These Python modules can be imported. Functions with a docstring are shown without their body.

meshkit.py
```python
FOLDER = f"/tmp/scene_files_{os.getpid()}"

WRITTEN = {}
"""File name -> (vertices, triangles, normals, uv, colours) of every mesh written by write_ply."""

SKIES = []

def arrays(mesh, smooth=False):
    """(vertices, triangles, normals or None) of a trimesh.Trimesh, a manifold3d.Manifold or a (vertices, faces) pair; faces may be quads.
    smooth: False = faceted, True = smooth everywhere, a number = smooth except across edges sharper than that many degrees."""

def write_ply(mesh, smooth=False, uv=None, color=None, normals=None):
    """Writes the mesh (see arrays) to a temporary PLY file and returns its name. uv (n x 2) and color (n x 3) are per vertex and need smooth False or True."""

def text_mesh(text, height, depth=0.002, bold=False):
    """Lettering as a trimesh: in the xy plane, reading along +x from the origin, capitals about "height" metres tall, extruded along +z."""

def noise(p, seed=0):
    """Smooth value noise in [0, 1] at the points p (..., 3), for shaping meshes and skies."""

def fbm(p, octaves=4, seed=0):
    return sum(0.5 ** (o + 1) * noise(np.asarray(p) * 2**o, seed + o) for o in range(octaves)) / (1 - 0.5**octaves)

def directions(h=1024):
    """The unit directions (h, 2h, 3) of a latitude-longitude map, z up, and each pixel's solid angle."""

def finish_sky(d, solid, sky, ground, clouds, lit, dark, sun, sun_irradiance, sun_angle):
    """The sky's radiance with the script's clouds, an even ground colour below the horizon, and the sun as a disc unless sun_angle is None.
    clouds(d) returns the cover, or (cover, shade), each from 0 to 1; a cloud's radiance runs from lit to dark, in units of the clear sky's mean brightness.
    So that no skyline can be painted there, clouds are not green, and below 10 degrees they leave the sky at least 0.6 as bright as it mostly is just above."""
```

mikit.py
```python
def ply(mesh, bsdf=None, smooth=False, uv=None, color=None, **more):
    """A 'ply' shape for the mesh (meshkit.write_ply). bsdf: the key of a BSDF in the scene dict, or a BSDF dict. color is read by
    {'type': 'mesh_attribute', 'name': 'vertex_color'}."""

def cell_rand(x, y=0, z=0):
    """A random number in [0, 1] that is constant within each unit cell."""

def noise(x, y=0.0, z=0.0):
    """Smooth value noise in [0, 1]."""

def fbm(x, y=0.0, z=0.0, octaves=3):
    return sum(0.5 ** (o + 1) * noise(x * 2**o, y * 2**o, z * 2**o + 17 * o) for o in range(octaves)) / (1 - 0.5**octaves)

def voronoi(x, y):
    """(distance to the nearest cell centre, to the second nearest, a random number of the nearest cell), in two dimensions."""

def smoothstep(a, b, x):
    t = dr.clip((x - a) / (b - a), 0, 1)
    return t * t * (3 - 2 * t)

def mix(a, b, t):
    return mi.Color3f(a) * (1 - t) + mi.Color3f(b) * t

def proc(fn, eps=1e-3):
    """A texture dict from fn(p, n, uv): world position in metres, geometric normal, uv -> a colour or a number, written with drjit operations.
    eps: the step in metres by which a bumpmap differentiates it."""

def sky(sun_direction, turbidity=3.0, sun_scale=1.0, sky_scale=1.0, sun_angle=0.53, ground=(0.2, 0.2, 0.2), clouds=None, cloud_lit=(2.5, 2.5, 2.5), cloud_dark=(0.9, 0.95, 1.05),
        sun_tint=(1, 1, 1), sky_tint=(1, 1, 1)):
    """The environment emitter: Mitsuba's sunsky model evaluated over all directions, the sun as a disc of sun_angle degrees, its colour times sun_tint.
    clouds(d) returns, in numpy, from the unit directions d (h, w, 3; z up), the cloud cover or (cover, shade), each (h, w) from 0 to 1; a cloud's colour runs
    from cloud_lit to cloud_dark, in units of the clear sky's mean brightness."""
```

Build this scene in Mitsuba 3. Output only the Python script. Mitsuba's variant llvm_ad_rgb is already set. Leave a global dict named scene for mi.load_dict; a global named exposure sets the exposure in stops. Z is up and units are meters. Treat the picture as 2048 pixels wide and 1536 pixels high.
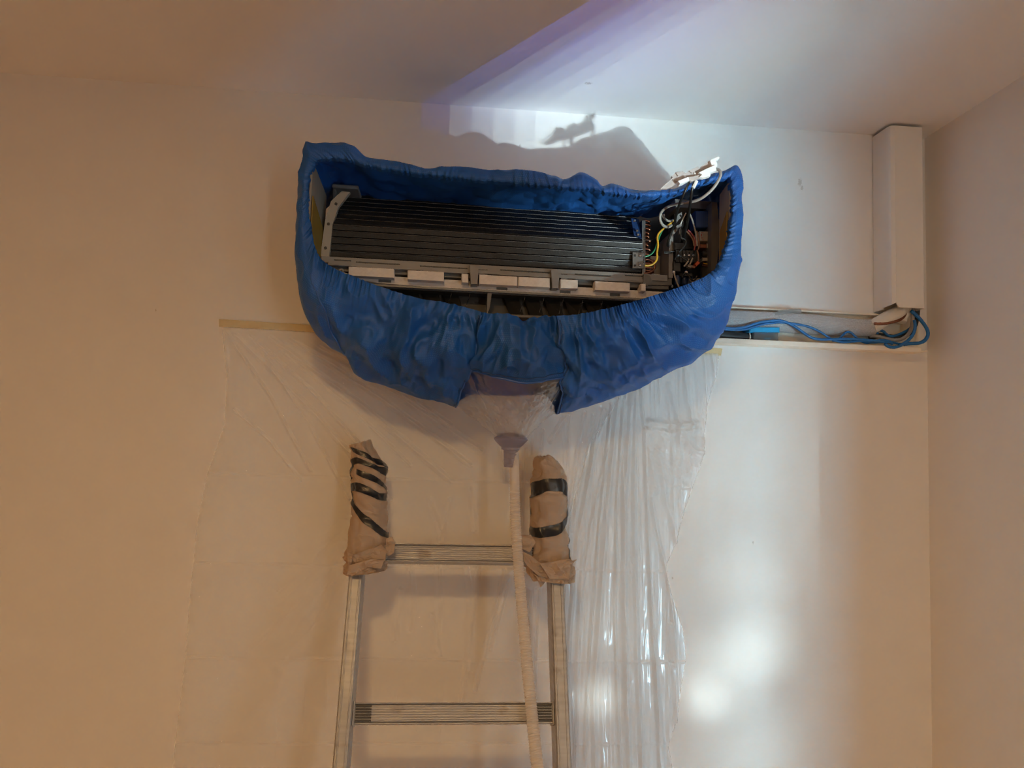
import math, random
import numpy as np
import trimesh
import manifold3d as m3
import mitsuba as mi
import drjit as dr
import mikit, meshkit
from mikit import proc, noise, fbm, smoothstep, mix
from scipy.interpolate import PchipInterpolator

rng = np.random.default_rng(7)
T = mi.ScalarTransform4f
scene, labels = {}, {}

# ---------------------------------------------------------------- camera
F = 1538.0
C = np.array((0, -1.75, 1.65))
_p, _a, _roll = math.radians(4.8), math.radians(5.0), 0.033
_f = np.array([math.sin(_a) * math.cos(_p), math.cos(_a) * math.cos(_p), math.sin(_p)])
_r = np.cross(_f, [0, 0, 1]); _r /= np.linalg.norm(_r); _u = np.cross(_r, _f)
_R = _r * math.cos(_roll) + _u * math.sin(_roll)
_U = _u * math.cos(_roll) - _r * math.sin(_roll)
scene['camera'] = {'type': 'perspective', 'fov': 2 * math.degrees(math.atan(1024 / F)), 'fov_axis': 'x', 'near_clip': 0.02, 'far_clip': 50.0,
                   'to_world': T().look_at(C.tolist(), (C + _f).tolist(), _U.tolist())}
exposure = 0.0


def P(px, py, d):
    """The point at distance d in front of the back wall that the plan view of the photograph gives."""
    v = _f + _R * (px - 1024) / F + _U * (768 - py) / F
    return C + v * ((-d - C[1]) / v[1])


def Ps(pts, d):
    d = np.broadcast_to(d, (len(pts),))
    return np.array([P(x, y, k) for (x, y), k in zip(pts, d)])


# ---------------------------------------------------------------- lights
ROOM = dict(x0=-2.9, x1=1.158, y0=-3.4, y1=0.0, z1=2.448)


def rgb(r, g, b): return {'type': 'rgb', 'value': [float(r), float(g), float(b)]}


def s2l(r, g, b):
    c = np.array([r, g, b]) / 255.0
    return np.where(c < 0.04045, c / 12.92, ((c + 0.055) / 1.055) ** 2.4).tolist()


def S(r, g, b): return rgb(*s2l(r, g, b))


# strengths (linear rgb) of every light of the place
LI = dict(bulb=(392.0, 236.0, 92.0), low_lamp=(5.4, 3.5, 1.75), window_side=(0.15, 0.2, 0.25), window_far=(15.0, 14.4, 12.6), flood=(53.0, 103.0, 132.0), core=(34.0, 41.0, 38.0), violet=(1.2, 3.0, 15.0), glint=(13.3, 14.8, 14.0))
LAMP_POS = (-0.18, -1.90)
LOW_POS = (-1.6, -1.6, 0.42)
WIN = dict(y0=-2.45, y1=-0.925, z0=0.25, z1=1.90)          # window in the right wall
WINF = dict(x0=0.87, x1=1.07, z0=0.85, z1=2.05)          # window in the wall behind the viewer
G = np.array((1.66, -2.66, 0.72))                        # where the low sun is thrown back up by something shiny outside the side window


def spot(key, pos, aim, I, cutoff, beam):
    if max(I) > 0:
        scene[key] = {'type': 'spot', 'to_world': T().look_at(list(map(float, pos)), list(map(float, aim)), [0.1, 0.2, 1]), 'intensity': rgb(*I), 'cutoff_angle': float(cutoff), 'beam_width': float(beam)}


def part_of(name, k): return [c * k for c in LI[name]]


for i, (dx_, dz_) in enumerate(((-.022, .010), (-.011, -.010), (0, .0), (.011, .010), (.022, -.010))):
    g_ = G + np.array((dx_, dx_ * .6, dz_))
    spot(f'sun_bounce_core_{i + 1:03d}', g_, P(1085, 215, 0), part_of('core', 1 / 5), 7.5, 1.0)
spot('sun_bounce_violet_001', G + (.02, 0, 0), (0.34, -0.27, 2.448), part_of('violet', .8), 5, 1)
spot('sun_bounce_violet_002', G + (.05, 0, 0), (0.19, -0.36, 2.448), part_of('violet', .9), 5.5, 1)
# paler patches of thrown-back sun, low on the wall, cut off by the window's near side
G2 = np.array((1.62, -2.60, 1.02))
for i, (px, py, k, w) in enumerate([(1455, 1340, .75, 2.6), (1520, 1290, .7, 2.2), (1410, 1400, .8, 1.5), (1500, 1165, .35, 2.6), (1500, 1500, .35, 3.2), (1192, 1395, 1.2, 1.2), (1215, 1250, .3, 2.4), (1470, 930, .30, 9.0)]):
    spot(f'sun_glint_{i + 1:03d}', G2 + np.array((.03 * (i % 2), 0.02 * (i % 3 - 1), 0.05 * (i % 2))), P(px, py, 0), part_of('glint', k), w, 0.12 * w)

# ---------------------------------------------------------------- scene helpers


def key_for(name):
    if name not in scene and name not in labels:
        return name
    k = 1
    while f'{name}_{k:03d}' in scene or f'{name}_{k:03d}' in labels:
        k += 1
    return f'{name}_{k:03d}'


def thing(name, label, cat, group=None):
    key = key_for(name)
    labels[key] = {'label': label, 'category': cat}
    if group: labels[key]['group'] = group
    return key


def obj(name, mesh, bsdf, parent=None, label=None, smooth=35, uv=None, stuff=False, **more):
    key = key_for((parent + '__' if parent else '') + name)
    scene[key] = mikit.ply(mesh, bsdf, smooth=smooth, uv=uv, **more)
    if label or stuff:
        labels.setdefault(key, {})
        if label: labels[key]['label'] = label
        if stuff: labels[key]['kind'] = 'stuff'
    return key


def single(name, mesh, bsdf, label, cat, group=None, **kw):
    key = key_for(name)
    scene[key] = mikit.ply(mesh, bsdf, smooth=kw.pop('smooth', 35), **kw)
    labels[key] = {'label': label, 'category': cat}
    if group: labels[key]['group'] = group
    return key


def struct(name, mesh, bsdf, label=None, parent=None, **kw):
    key = key_for((parent + '__' if parent else '') + name)
    scene[key] = mikit.ply(mesh, bsdf, smooth=kw.pop('smooth', False), **kw)
    if not parent:
        labels[key] = {'kind': 'structure', 'label': label or name.replace('_', ' ')}
    return key


def cat(meshes): return trimesh.util.concatenate([m for m in meshes])


def tm(man):
    m = man.to_mesh()
    return trimesh.Trimesh(m.vert_properties[:, :3], m.tri_verts, process=False)


def hull(pts): return trimesh.convex.convex_hull(np.asarray(pts, float))


def box(lo, hi, bev=0.0):
    lo, hi = np.minimum(lo, hi).astype(float), np.maximum(lo, hi).astype(float)
    if bev <= 0:
        m = trimesh.creation.box(hi - lo); m.apply_translation((lo + hi) / 2); return m
    bev = min(bev, 0.45 * (hi - lo).min())
    pts = []
    for k in range(3):
        a, b = lo + bev, hi - bev
        a[k], b[k] = lo[k], hi[k]
        for i in range(8):
            pts.append([(a, b)[i >> j & 1][j] for j in range(3)])
    return hull(pts)


def bevelled_quad(front, depth, bev):
    """front: 4 points of a plate's outline; the plate goes back by depth along +y."""
    q = np.asarray(front, float); c = q.mean(0)
    ins = c + (q - c) * (1 - bev / np.maximum(np.linalg.norm(q - c, axis=1), 1e-6))[:, None] * 1.0
    a, b = q.copy(), q.copy(); a[:, 1] += bev; b[:, 1] += depth
    return hull(np.vstack([ins, a, b]))


def bx(x0, y0, x1, y1, d, depth, bev=0.0012, slope=0.055):
    """A block whose front face fills this rectangle at distance d, going back toward the wall by depth. slope follows the level lines."""
    q = Ps([(x0, y0), (x1, y0 + slope * (x1 - x0)), (x1, y1 + slope * (x1 - x0)), (x0, y1)], d)
    return bevelled_quad(q, depth, bev)


def prism(pts, d, depth):
    """Outline at distance d, extruded along y toward the wall."""
    from shapely.geometry import Polygon
    q = Ps(pts, d)
    m = trimesh.creation.extrude_polygon(Polygon(q[:, [0, 2]]), depth, engine='earcut')
    v = m.vertices.copy()
    m = trimesh.Trimesh(np.stack([v[:, 0], -np.mean(np.broadcast_to(d, (1,))) + depth - v[:, 2], v[:, 1]], 1), m.faces, process=False)
    m.fix_normals()
    return m


def spline(pts, n):
    pts = np.asarray(pts, float)
    if len(pts) == 2:
        return pts[0] + (pts[1] - pts[0]) * np.linspace(0, 1, n)[:, None]
    from scipy.interpolate import CubicSpline
    t = np.r_[0, np.cumsum(np.sqrt(np.linalg.norm(np.diff(pts, axis=0), axis=1)) + 1e-9)]
    return CubicSpline(t, pts)(np.linspace(0, t[-1], n))


def sweep(path, radius, sides=10, caps=True):
    p = np.asarray(path, float); n = len(p)
    r = np.broadcast_to(radius, (n,))
    t = np.gradient(p, axis=0); t /= np.linalg.norm(t, axis=1, keepdims=True) + 1e-12
    a = np.cross(t[0], [0, 0, 1.0] if abs(t[0, 2]) < 0.9 else [1.0, 0, 0]); a /= np.linalg.norm(a)
    A = []
    for k in range(n):
        a = a - t[k] * (a @ t[k]); a /= np.linalg.norm(a) + 1e-12; A.append(a)
    A = np.array(A); B = np.cross(t, A)
    ang = np.arange(sides) * 2 * np.pi / sides
    v = (p[:, None] + r[:, None, None] * (np.cos(ang)[None, :, None] * A[:, None] + np.sin(ang)[None, :, None] * B[:, None])).reshape(-1, 3)
    i, j = np.meshgrid(np.arange(n - 1), np.arange(sides), indexing='ij')
    q = np.stack([i * sides + j, i * sides + (j + 1) % sides, (i + 1) * sides + (j + 1) % sides, (i + 1) * sides + j], -1).reshape(-1, 4)
    f = np.vstack([q[:, [0, 1, 2]], q[:, [0, 2, 3]]])
    if caps:
        v = np.vstack([v, p[:1], p[-1:]]); c0, c1 = n * sides, n * sides + 1
        k = np.arange(sides)
        f = np.vstack([f, np.stack([k * 0 + c0, (k + 1) % sides, k], 1), np.stack([k * 0 + c1, (n - 1) * sides + k, (n - 1) * sides + (k + 1) % sides], 1)])
    return trimesh.Trimesh(v, f, process=False)


def tube(pts, d, r, n=None, sides=10):
    """pts (px, py); d one distance or one per point."""
    q = Ps(pts, d)
    if n is None: n = max(12, 8 * len(pts))
    return sweep(spline(q, n), r, sides)


def cyl(c, axis, r, h, sides=20, r2=None, bev=0.0):
    c, axis = np.asarray(c, float), np.asarray(axis, float); axis /= np.linalg.norm(axis)
    r2 = r if r2 is None else r2
    if bev:
        return sweep(np.array([c, c + axis * bev, c + axis * (h - bev), c + axis * h]), [r - bev, r, r2, r2 - bev], sides)
    return sweep(np.array([c, c + axis * h]), [r, r2], sides)


def grid_faces(n, m):
    i, j = np.meshgrid(np.arange(n - 1), np.arange(m - 1), indexing='ij')
    a = i * m + j
    return np.vstack([np.stack([a, a + 1, a + m + 1], -1).reshape(-1, 3), np.stack([a, a + m + 1, a + m], -1).reshape(-1, 3)])


def lathe(profile, c, axis=(0, 0, -1), sides=40):
    p = np.asarray(profile, float); a = np.arange(sides + 1) * 2 * np.pi / sides
    ax = np.asarray(axis, float); ax /= np.linalg.norm(ax)
    e = np.cross(ax, [0, 1, 0]); e /= np.linalg.norm(e); f = np.cross(ax, e)
    v = c + p[:, None, 1:2] * ax + p[:, None, 0:1] * (np.cos(a)[None, :, None] * e + np.sin(a)[None, :, None] * f)
    return trimesh.Trimesh(v.reshape(-1, 3), grid_faces(len(p), sides + 1), process=False)


def grid_normals(g):
    du, dv = np.gradient(g, axis=0), np.gradient(g, axis=1)
    n = np.cross(du, dv); return n / (np.linalg.norm(n, axis=-1, keepdims=True) + 1e-12)


def ridged(p, octaves=3, seed=0):
    out = 0
    for o in range(octaves):
        out = out + 0.5 ** o * (1 - np.abs(2 * meshkit.noise(np.asarray(p) * 2 ** o, seed + 3 * o) - 1))
    return out / (2 - 0.5 ** (octaves - 1))


# ---------------------------------------------------------------- materials
def mat(name, d): scene[name] = d; return name


def plastic(name, c, rough=0.35, spec=0.5):
    return mat(name, {'type': 'twosided', 'b': {'type': 'principled', 'base_color': c, 'roughness': rough, 'specular': spec}})


def metal(name, c, rough=0.3, metallic=1.0):
    return mat(name, {'type': 'twosided', 'b': {'type': 'principled', 'base_color': c, 'roughness': rough, 'metallic': metallic, 'specular': 0.5}})


WALL_MARKS = [(1600, 365, .006, .012), (1604, 376, .004, .007), (1907, 556, .003, .004), (1506, 1085, .003, .004), (650, 1412, .012, .004), (1345, 1156, .0025, .003), (312, 620, .0025, .0025), (1040, 292, .003, .006)]
_marks = [(P(x, y, 0), a, b) for x, y, a, b in WALL_MARKS]


def wall_colour(p, n, uv):
    c = mix((.80, .785, .76), (.77, .755, .73), fbm(p.x * 5, p.y * 5, p.z * 5))
    m = mi.Float(0)
    for q, a, b in _marks:
        e = dr.sqrt(dr.square((p.x - q[0]) / a) + dr.square((p.z - q[2]) / b)) + 0.9 * (noise(p.x * 420, p.y * 420, p.z * 420) - 0.5)
        m = dr.maximum(m, 1 - smoothstep(0.55, 1.0, e))
    return mix(c, (.42, .36, .30), 0.55 * m)


mat('wall_paint', {'type': 'bumpmap', 'arbitrary': proc(lambda p, n, uv: fbm(p.x * 260, p.y * 260, p.z * 260, 2), eps=1e-3), 'scale': 0.00022,
                   'b': {'type': 'principled', 'base_color': proc(wall_colour), 'roughness': 0.75, 'specular': 0.25}})
_cm = P(1166, 155, 0)


def ceiling_colour(p, n, uv):
    c = mix((.80, .79, .775), (.775, .765, .75), fbm(p.x * 4, p.y * 4, 3.0))
    e = dr.sqrt(dr.square((p.x - 0.285) / .008) + dr.square((p.y + 0.155) / .006)) + 0.9 * (noise(p.x * 420, p.y * 420, 1.0) - 0.5)
    return mix(c, (.40, .36, .33), 0.6 * (1 - smoothstep(0.5, 1.0, e)))


mat('ceiling_paint', {'type': 'principled', 'base_color': proc(ceiling_colour), 'roughness': 0.7, 'specular': 0.25})
mat('floor_wood', {'type': 'principled', 'base_color': proc(lambda p, n, uv: mix((.42, .25, .13), (.55, .35, .19), fbm(p.x * 2, p.y * 14, 1.0))), 'roughness': 0.4})
mat('beige_paint', {'type': 'principled', 'base_color': proc(lambda p, n, uv: mix((.50, .39, .28), (.46, .36, .26), fbm(p.x * 4, p.y * 4, p.z * 4))), 'roughness': 0.75, 'specular': 0.25})
plastic('white_trim', rgb(.78, .76, .71), 0.4)


def cloth_bump(p, n, uv):
    # small embossed honeycomb of the coated fabric
    u, v = uv.x / 0.0037, uv.y / 0.0037
    sx = u - dr.floor(v) * 0.5
    a, b = sx - dr.floor(sx) - 0.5, v - dr.floor(v) - 0.5
    return 0.6 * (1 - smoothstep(0.12, 0.42, dr.sqrt(a * a + b * b))) + 0.25 * fbm(uv.x * 500, uv.y * 500, 0.0, 2)


def cloth_colour(p, n, uv):
    u, v = uv.x / 0.0037, uv.y / 0.0037
    sx = u - dr.floor(v) * 0.5
    a, b = sx - dr.floor(sx) - 0.5, v - dr.floor(v) - 0.5
    dot = 1 - smoothstep(0.15, 0.4, dr.sqrt(a * a + b * b))
    wear = smoothstep(0.35, 0.75, fbm(uv.x * 16, uv.y * 16, 4.0, 4))
    c = mix((.010, .066, .255), (.016, .095, .325), fbm(uv.x * 9, uv.y * 9, 1.0, 3))
    return mix(c, (.07, .19, .46), 0.40 * dot * wear)


mat('blue_cloth', {'type': 'twosided', 'b': {'type': 'bumpmap', 'arbitrary': proc(cloth_bump, eps=6e-4), 'scale': 0.0005,
    'b': {'type': 'principled', 'base_color': proc(cloth_colour), 'roughness': 0.42, 'specular': 0.35}}})
plastic('blue_piping', rgb(.02, .085, .30), 0.45)
plastic('dark_stitch', rgb(.012, .04, .13), 0.6)
plastic('grey_board', rgb(.22, .20, .17), 0.7)
plastic('yellow_board', rgb(.20, .125, .02), 0.7)


def film(name, weight, rough, c, ior=1.5, tint=(1, 1, 1), through=0.55):
    """A clear sheet: mostly passes light straight, partly scatters it onward and back, with a glossy face."""
    return mat(name, {'type': 'blendbsdf', 'weight': float(weight), 'a': {'type': 'thindielectric', 'int_ior': ior, 'specular_transmittance': rgb(*tint)},
                      'b': {'type': 'blendbsdf', 'weight': float(1 - through), 'a': {'type': 'principledthin', 'base_color': rgb(*c), 'roughness': .5, 'diff_trans': 1.3, 'spec_trans': 0.0},
                            'b': {'type': 'twosided', 'b': {'type': 'principled', 'base_color': rgb(*c), 'roughness': rough, 'specular': 0.9}}}})


film('sheet_film', 0.045, 0.14, (.93, .92, .90), ior=1.25, through=.45)
film('gathered_film', 0.26, 0.15, (.95, .955, .96), ior=1.5, through=.35)
mat('vinyl_film', {'type': 'blendbsdf', 'weight': 0.10, 'a': {'type': 'thindielectric', 'int_ior': 1.5}, 'b': {'type': 'twosided', 'b': {'type': 'principled', 'base_color': rgb(.9, .9, .9), 'roughness': .16, 'metallic': .75, 'specular': .8}}})
film('lilac_vinyl', 0.26, 0.12, (.44, .43, .54), tint=(.76, .75, .85))
film('hose_vinyl', 0.62, 0.3, (.90, .86, .82), tint=(.98, .97, .95))
film('clear_tube', 0.35, 0.15, (.55, .55, .55), tint=(.95, .95, .95))
film('pump_glass', 0.32, 0.12, (.36, .36, .35), tint=(.90, .90, .88))

mat('masking_paper', {'type': 'twosided', 'b': {'type': 'principled', 'base_color': proc(lambda p, n, uv: mix((.66, .53, .30), (.60, .47, .26), fbm(p.x * 160, 1.0, p.z * 160))), 'roughness': 0.7}})


def alu(p, n, uv):
    g = fbm(p.x * 8, p.y * 8, p.z * 160, 3)
    st = smoothstep(0.62, 0.8, fbm(p.x * 30, p.y * 30, p.z * 30, 4))
    return mix(mix((.47, .46, .45), (.34, .33, .32), g), (.20, .155, .12), 0.6 * st)


mat('aluminium', {'type': 'twosided', 'b': {'type': 'principled', 'base_color': proc(alu), 'roughness': 0.42, 'metallic': 0.6, 'specular': 0.5}})
plastic('dark_dirt', rgb(.06, .05, .04), 0.7)


def card(p, n, uv):
    c = mix((.35, .25, .175), (.46, .345, .25), fbm(p.x * 12, p.y * 12, p.z * 30, 4))
    fl = smoothstep(0.72, 0.78, fbm(p.x * 60, p.y * 60, p.z * 60, 3))
    return mix(c, (.50, .36, .24), 0.5 * fl)


mat('cardboard', {'type': 'twosided', 'b': {'type': 'principled', 'base_color': proc(card), 'roughness': 0.85, 'specular': 0.2}})
plastic('black_tape', rgb(.014, .013, .013), 0.32, 0.6)

plastic('grey_plastic', rgb(.12, .115, .11), 0.45)
plastic('grey_plastic_light', rgb(.20, .19, .185), 0.45)
plastic('beige_plastic', rgb(.33, .295, .25), 0.5)
plastic('tray_plastic', rgb(.80, .74, .63), 0.45)
plastic('dark_plastic', rgb(.035, .034, .034), 0.5)
plastic('black_plastic', rgb(.018, .018, .019), 0.4)


def foam_c(p, n, uv):
    return mix((.80, .765, .75), (.745, .71, .695), meshless_cells(p))


def meshless_cells(p):
    return smoothstep(0.35, 0.7, fbm(p.x * 260, p.y * 260, p.z * 260, 2))


mat('white_foam', {'type': 'twosided', 'b': {'type': 'principled', 'base_color': proc(foam_c), 'roughness': 0.8, 'specular': 0.2}})


def fin_c(p, n, uv):
    s = p.x / 0.0016
    k = smoothstep(0.25, 0.45, dr.abs(s - dr.floor(s) - 0.5))
    dust = smoothstep(0.35, 0.8, fbm(p.x * 25, 0.0, p.z * 90, 3))
    return mix(mix((.010, .011, .013), (.032, .033, .036), k), (.055, .048, .042), 0.3 * dust)


mat('fin_metal', {'type': 'twosided', 'b': {'type': 'principled', 'base_color': proc(fin_c), 'roughness': 0.5, 'metallic': 0.3}})
metal('fin_edge', rgb(.22, .225, .23), 0.35)
metal('copper', rgb(.36, .15, .09), 0.38)
metal('steel', rgb(.55, .55, .55), 0.25)
metal('dull_steel', rgb(.20, .20, .20), 0.45)
plastic('white_plastic', rgb(.78, .80, .77), 0.35)
plastic('taupe_plastic', rgb(.43, .39, .365), 0.45)
plastic('grey_cable_skin', rgb(.30, .28, .26), 0.45)
plastic('black_cable_skin', rgb(.010, .010, .010), 0.35)
plastic('yellow_wire', rgb(.62, .36, .03), 0.4)
plastic('green_wire', rgb(.03, .22, .10), 0.4)
plastic('brown_wire', rgb(.16, .07, .04), 0.4)
plastic('red_wire', rgb(.20, .03, .03), 0.4)
plastic('relay_blue', rgb(.02, .05, .15), 0.4)
plastic('orange_plastic', rgb(.62, .11, .03), 0.4)
plastic('rust_plastic', rgb(.28, .10, .05), 0.45)
plastic('red_ink', rgb(.35, .06, .04), 0.6)
plastic('paper_label', rgb(.75, .75, .76), 0.6)
plastic('cable_blue', rgb(.012, .13, .37), 0.38)
plastic('pump_blue', rgb(.01, .33, .66), 0.35)
plastic('hose_black', rgb(.022, .026, .028), 0.6)


def sleeve_bump(p, n, uv):
    u, v = uv.x / 0.0034, uv.y / 0.0034
    sx = u - dr.floor(v) * 0.5
    a, b = sx - dr.floor(sx) - 0.5, v - dr.floor(v) - 0.5
    return 1 - smoothstep(0.10, 0.5, dr.sqrt(a * a + b * b))


mat('white_sleeve', {'type': 'twosided', 'b': {'type': 'bumpmap', 'arbitrary': proc(sleeve_bump, eps=5e-4), 'scale': 0.0012, 'b': {'type': 'principled', 'base_color': proc(lambda p, n, uv: mix((.36, .36, .37), (.80, .79, .77), smoothstep(0.15, 0.55, sleeve_bump(p, n, uv)))), 'roughness': 0.6, 'specular': 0.3}}})
plastic('white_wrap', rgb(.72, .69, .62), 0.6)
mat('bulb_dark', {'type': 'diffuse', 'reflectance': rgb(.1, .1, .1)})

# ---------------------------------------------------------------- room
X0, X1, Y0, Z1 = ROOM['x0'], ROOM['x1'], ROOM['y0'], ROOM['z1']
struct('wall_back', box((X0 - .2, 0, -.1), (X1 + .2, .15, Z1 + .1)), 'wall_paint', 'white painted wall that the air conditioner hangs on')
struct('ceiling', box((X0 - .2, Y0 - .2, Z1), (X1 + .2, .15, Z1 + .15)), 'ceiling_paint', 'white painted ceiling')
struct('floor', box((X0 - .2, Y0 - .2, -.1), (X1 + .2, .15, 0)), 'floor_wood', 'wooden floor')
struct('wall_left', box((X0 - .15, Y0 - .2, -.1), (X0, .15, Z1 + .1)), 'beige_paint', 'beige wall on the far left')
wr = m3.Manifold.cube([.15, .15 - Y0 + .2, Z1 + .2]).translate([X1, Y0 - .2, -.1]) - m3.Manifold.cube([.4, WIN['y1'] - WIN['y0'], WIN['z1'] - WIN['z0']]).translate([X1 - .1, WIN['y0'], WIN['z0']])
struct('wall_right', tm(wr), 'wall_paint', 'white painted wall meeting the corner beside the pipe duct')
wf = m3.Manifold.cube([X1 - X0 + .4, .15, Z1 + .2]).translate([X0 - .2, Y0 - .15, -.1]) - m3.Manifold.cube([WINF['x1'] - WINF['x0'], .4, WINF['z1'] - WINF['z0']]).translate([WINF['x0'], Y0 - .3, WINF['z0']])
struct('wall_front', tm(wf), 'beige_paint', 'beige wall behind the viewer')


def window(name, origin, ex, ez, w, h, inward, L, label, post=None):
    o, ex, ez, n = (np.asarray(v, float) for v in (origin, ex, ez, inward))
    pt = lambda a, b, c: o + ex * a + ez * b + n * c
    bar = lambda a0, a1, b0, b1: hull([pt(a, b, c) for a in (a0, a1) for b in (b0, b1) for c in (-.07, -.03)])
    k = struct(name, cat([bar(0, .03, 0, h), bar(w - .03, w, 0, h), bar(0, w, 0, .03), bar(0, w, h - .03, h)] + ([hull([pt(a, b, c) for a in post for b in (0, h) for c in (-.145, -.02)])] if post else [])), 'white_trim', label)
    q = np.array([pt(0, 0, -.09), pt(w, 0, -.09), pt(w, h, -.09), pt(0, h, -.09)])
    m = trimesh.Trimesh(q, [[0, 1, 2], [0, 2, 3]], process=False)
    if m.face_normals[0] @ n < 0: m.invert()
    more = {'emitter': {'type': 'area', 'radiance': rgb(*L)}} if max(L) > 0 else {}
    scene[k + '__pane'] = mikit.ply(m, 'window_glass', **more)


mat('window_glass', {'type': 'thindielectric'})
window('window_1', (X1, WIN['y0'], WIN['z0']), (0, 1, 0), (0, 0, 1), WIN['y1'] - WIN['y0'], WIN['z1'] - WIN['z0'], (-1, 0, 0), LI['window_side'], 'white window in the right wall, outside the picture', post=(-2.19 - WIN['y0'], -2.055 - WIN['y0']))
window('window_2', (WINF['x0'], Y0, WINF['z0']), (1, 0, 0), (0, 0, 1), WINF['x1'] - WINF['x0'], WINF['z1'] - WINF['z0'], (0, 1, 0), LI['window_far'], 'white window in the wall behind the viewer')

# the neighbour's pane outside the side window, blazing with thrown-back sun
_n = np.array((-.40, .86, .36)); _n /= np.linalg.norm(_n); _e = np.cross((0, 0, 1), _n); _e /= np.linalg.norm(_e); _h = np.cross(_n, _e)
NB = np.array((2.2, -4.3, 0.2))
m = trimesh.Trimesh([NB + _e * a * .45 + _h * b * .35 for a, b in ((-1, -1), (1, -1), (1, 1), (-1, 1))], [[0, 1, 2], [0, 2, 3]], process=False)
if m.face_normals[0] @ _n < 0: m.invert()
labels['window_3'] = {'kind': 'structure', 'label': 'sunlit pane outside the side window'}
scene['window_3'] = mikit.ply(m, 'bulb_dark', **({'emitter': {'type': 'area', 'radiance': rgb(*LI['flood'])}} if max(LI['flood']) > 0 else {}))

# lamp above and behind the viewer: a warm bulb on its cord
lamp = thing('ceiling_light', 'small round flush ceiling light above and behind the viewer, outside the picture', 'lamp')
disc = trimesh.creation.cylinder(.064, .002, 40); disc.apply_translation((LAMP_POS[0], LAMP_POS[1], Z1 - .026))
obj('diffuser', disc, 'bulb_dark', lamp, **({'emitter': {'type': 'area', 'radiance': rgb(*LI['bulb'])}} if max(LI['bulb']) > 0 else {}))
obj('frame', lathe([(.067, 0.0), (.083, .004), (.087, .026), (.065, .026)], (LAMP_POS[0], LAMP_POS[1], Z1 - .027), (0, 0, 1)), 'white_plastic', lamp)
low = thing('floor_lamp', 'warm round floor lamp standing low behind the viewer, outside the picture', 'lamp')
b2 = trimesh.creation.icosphere(3, 0.2); b2.apply_translation(LOW_POS)
obj('globe', b2, 'bulb_dark', low, smooth=True, **({'emitter': {'type': 'area', 'radiance': rgb(*LI['low_lamp'])}} if max(LI['low_lamp']) > 0 else {}))
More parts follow.
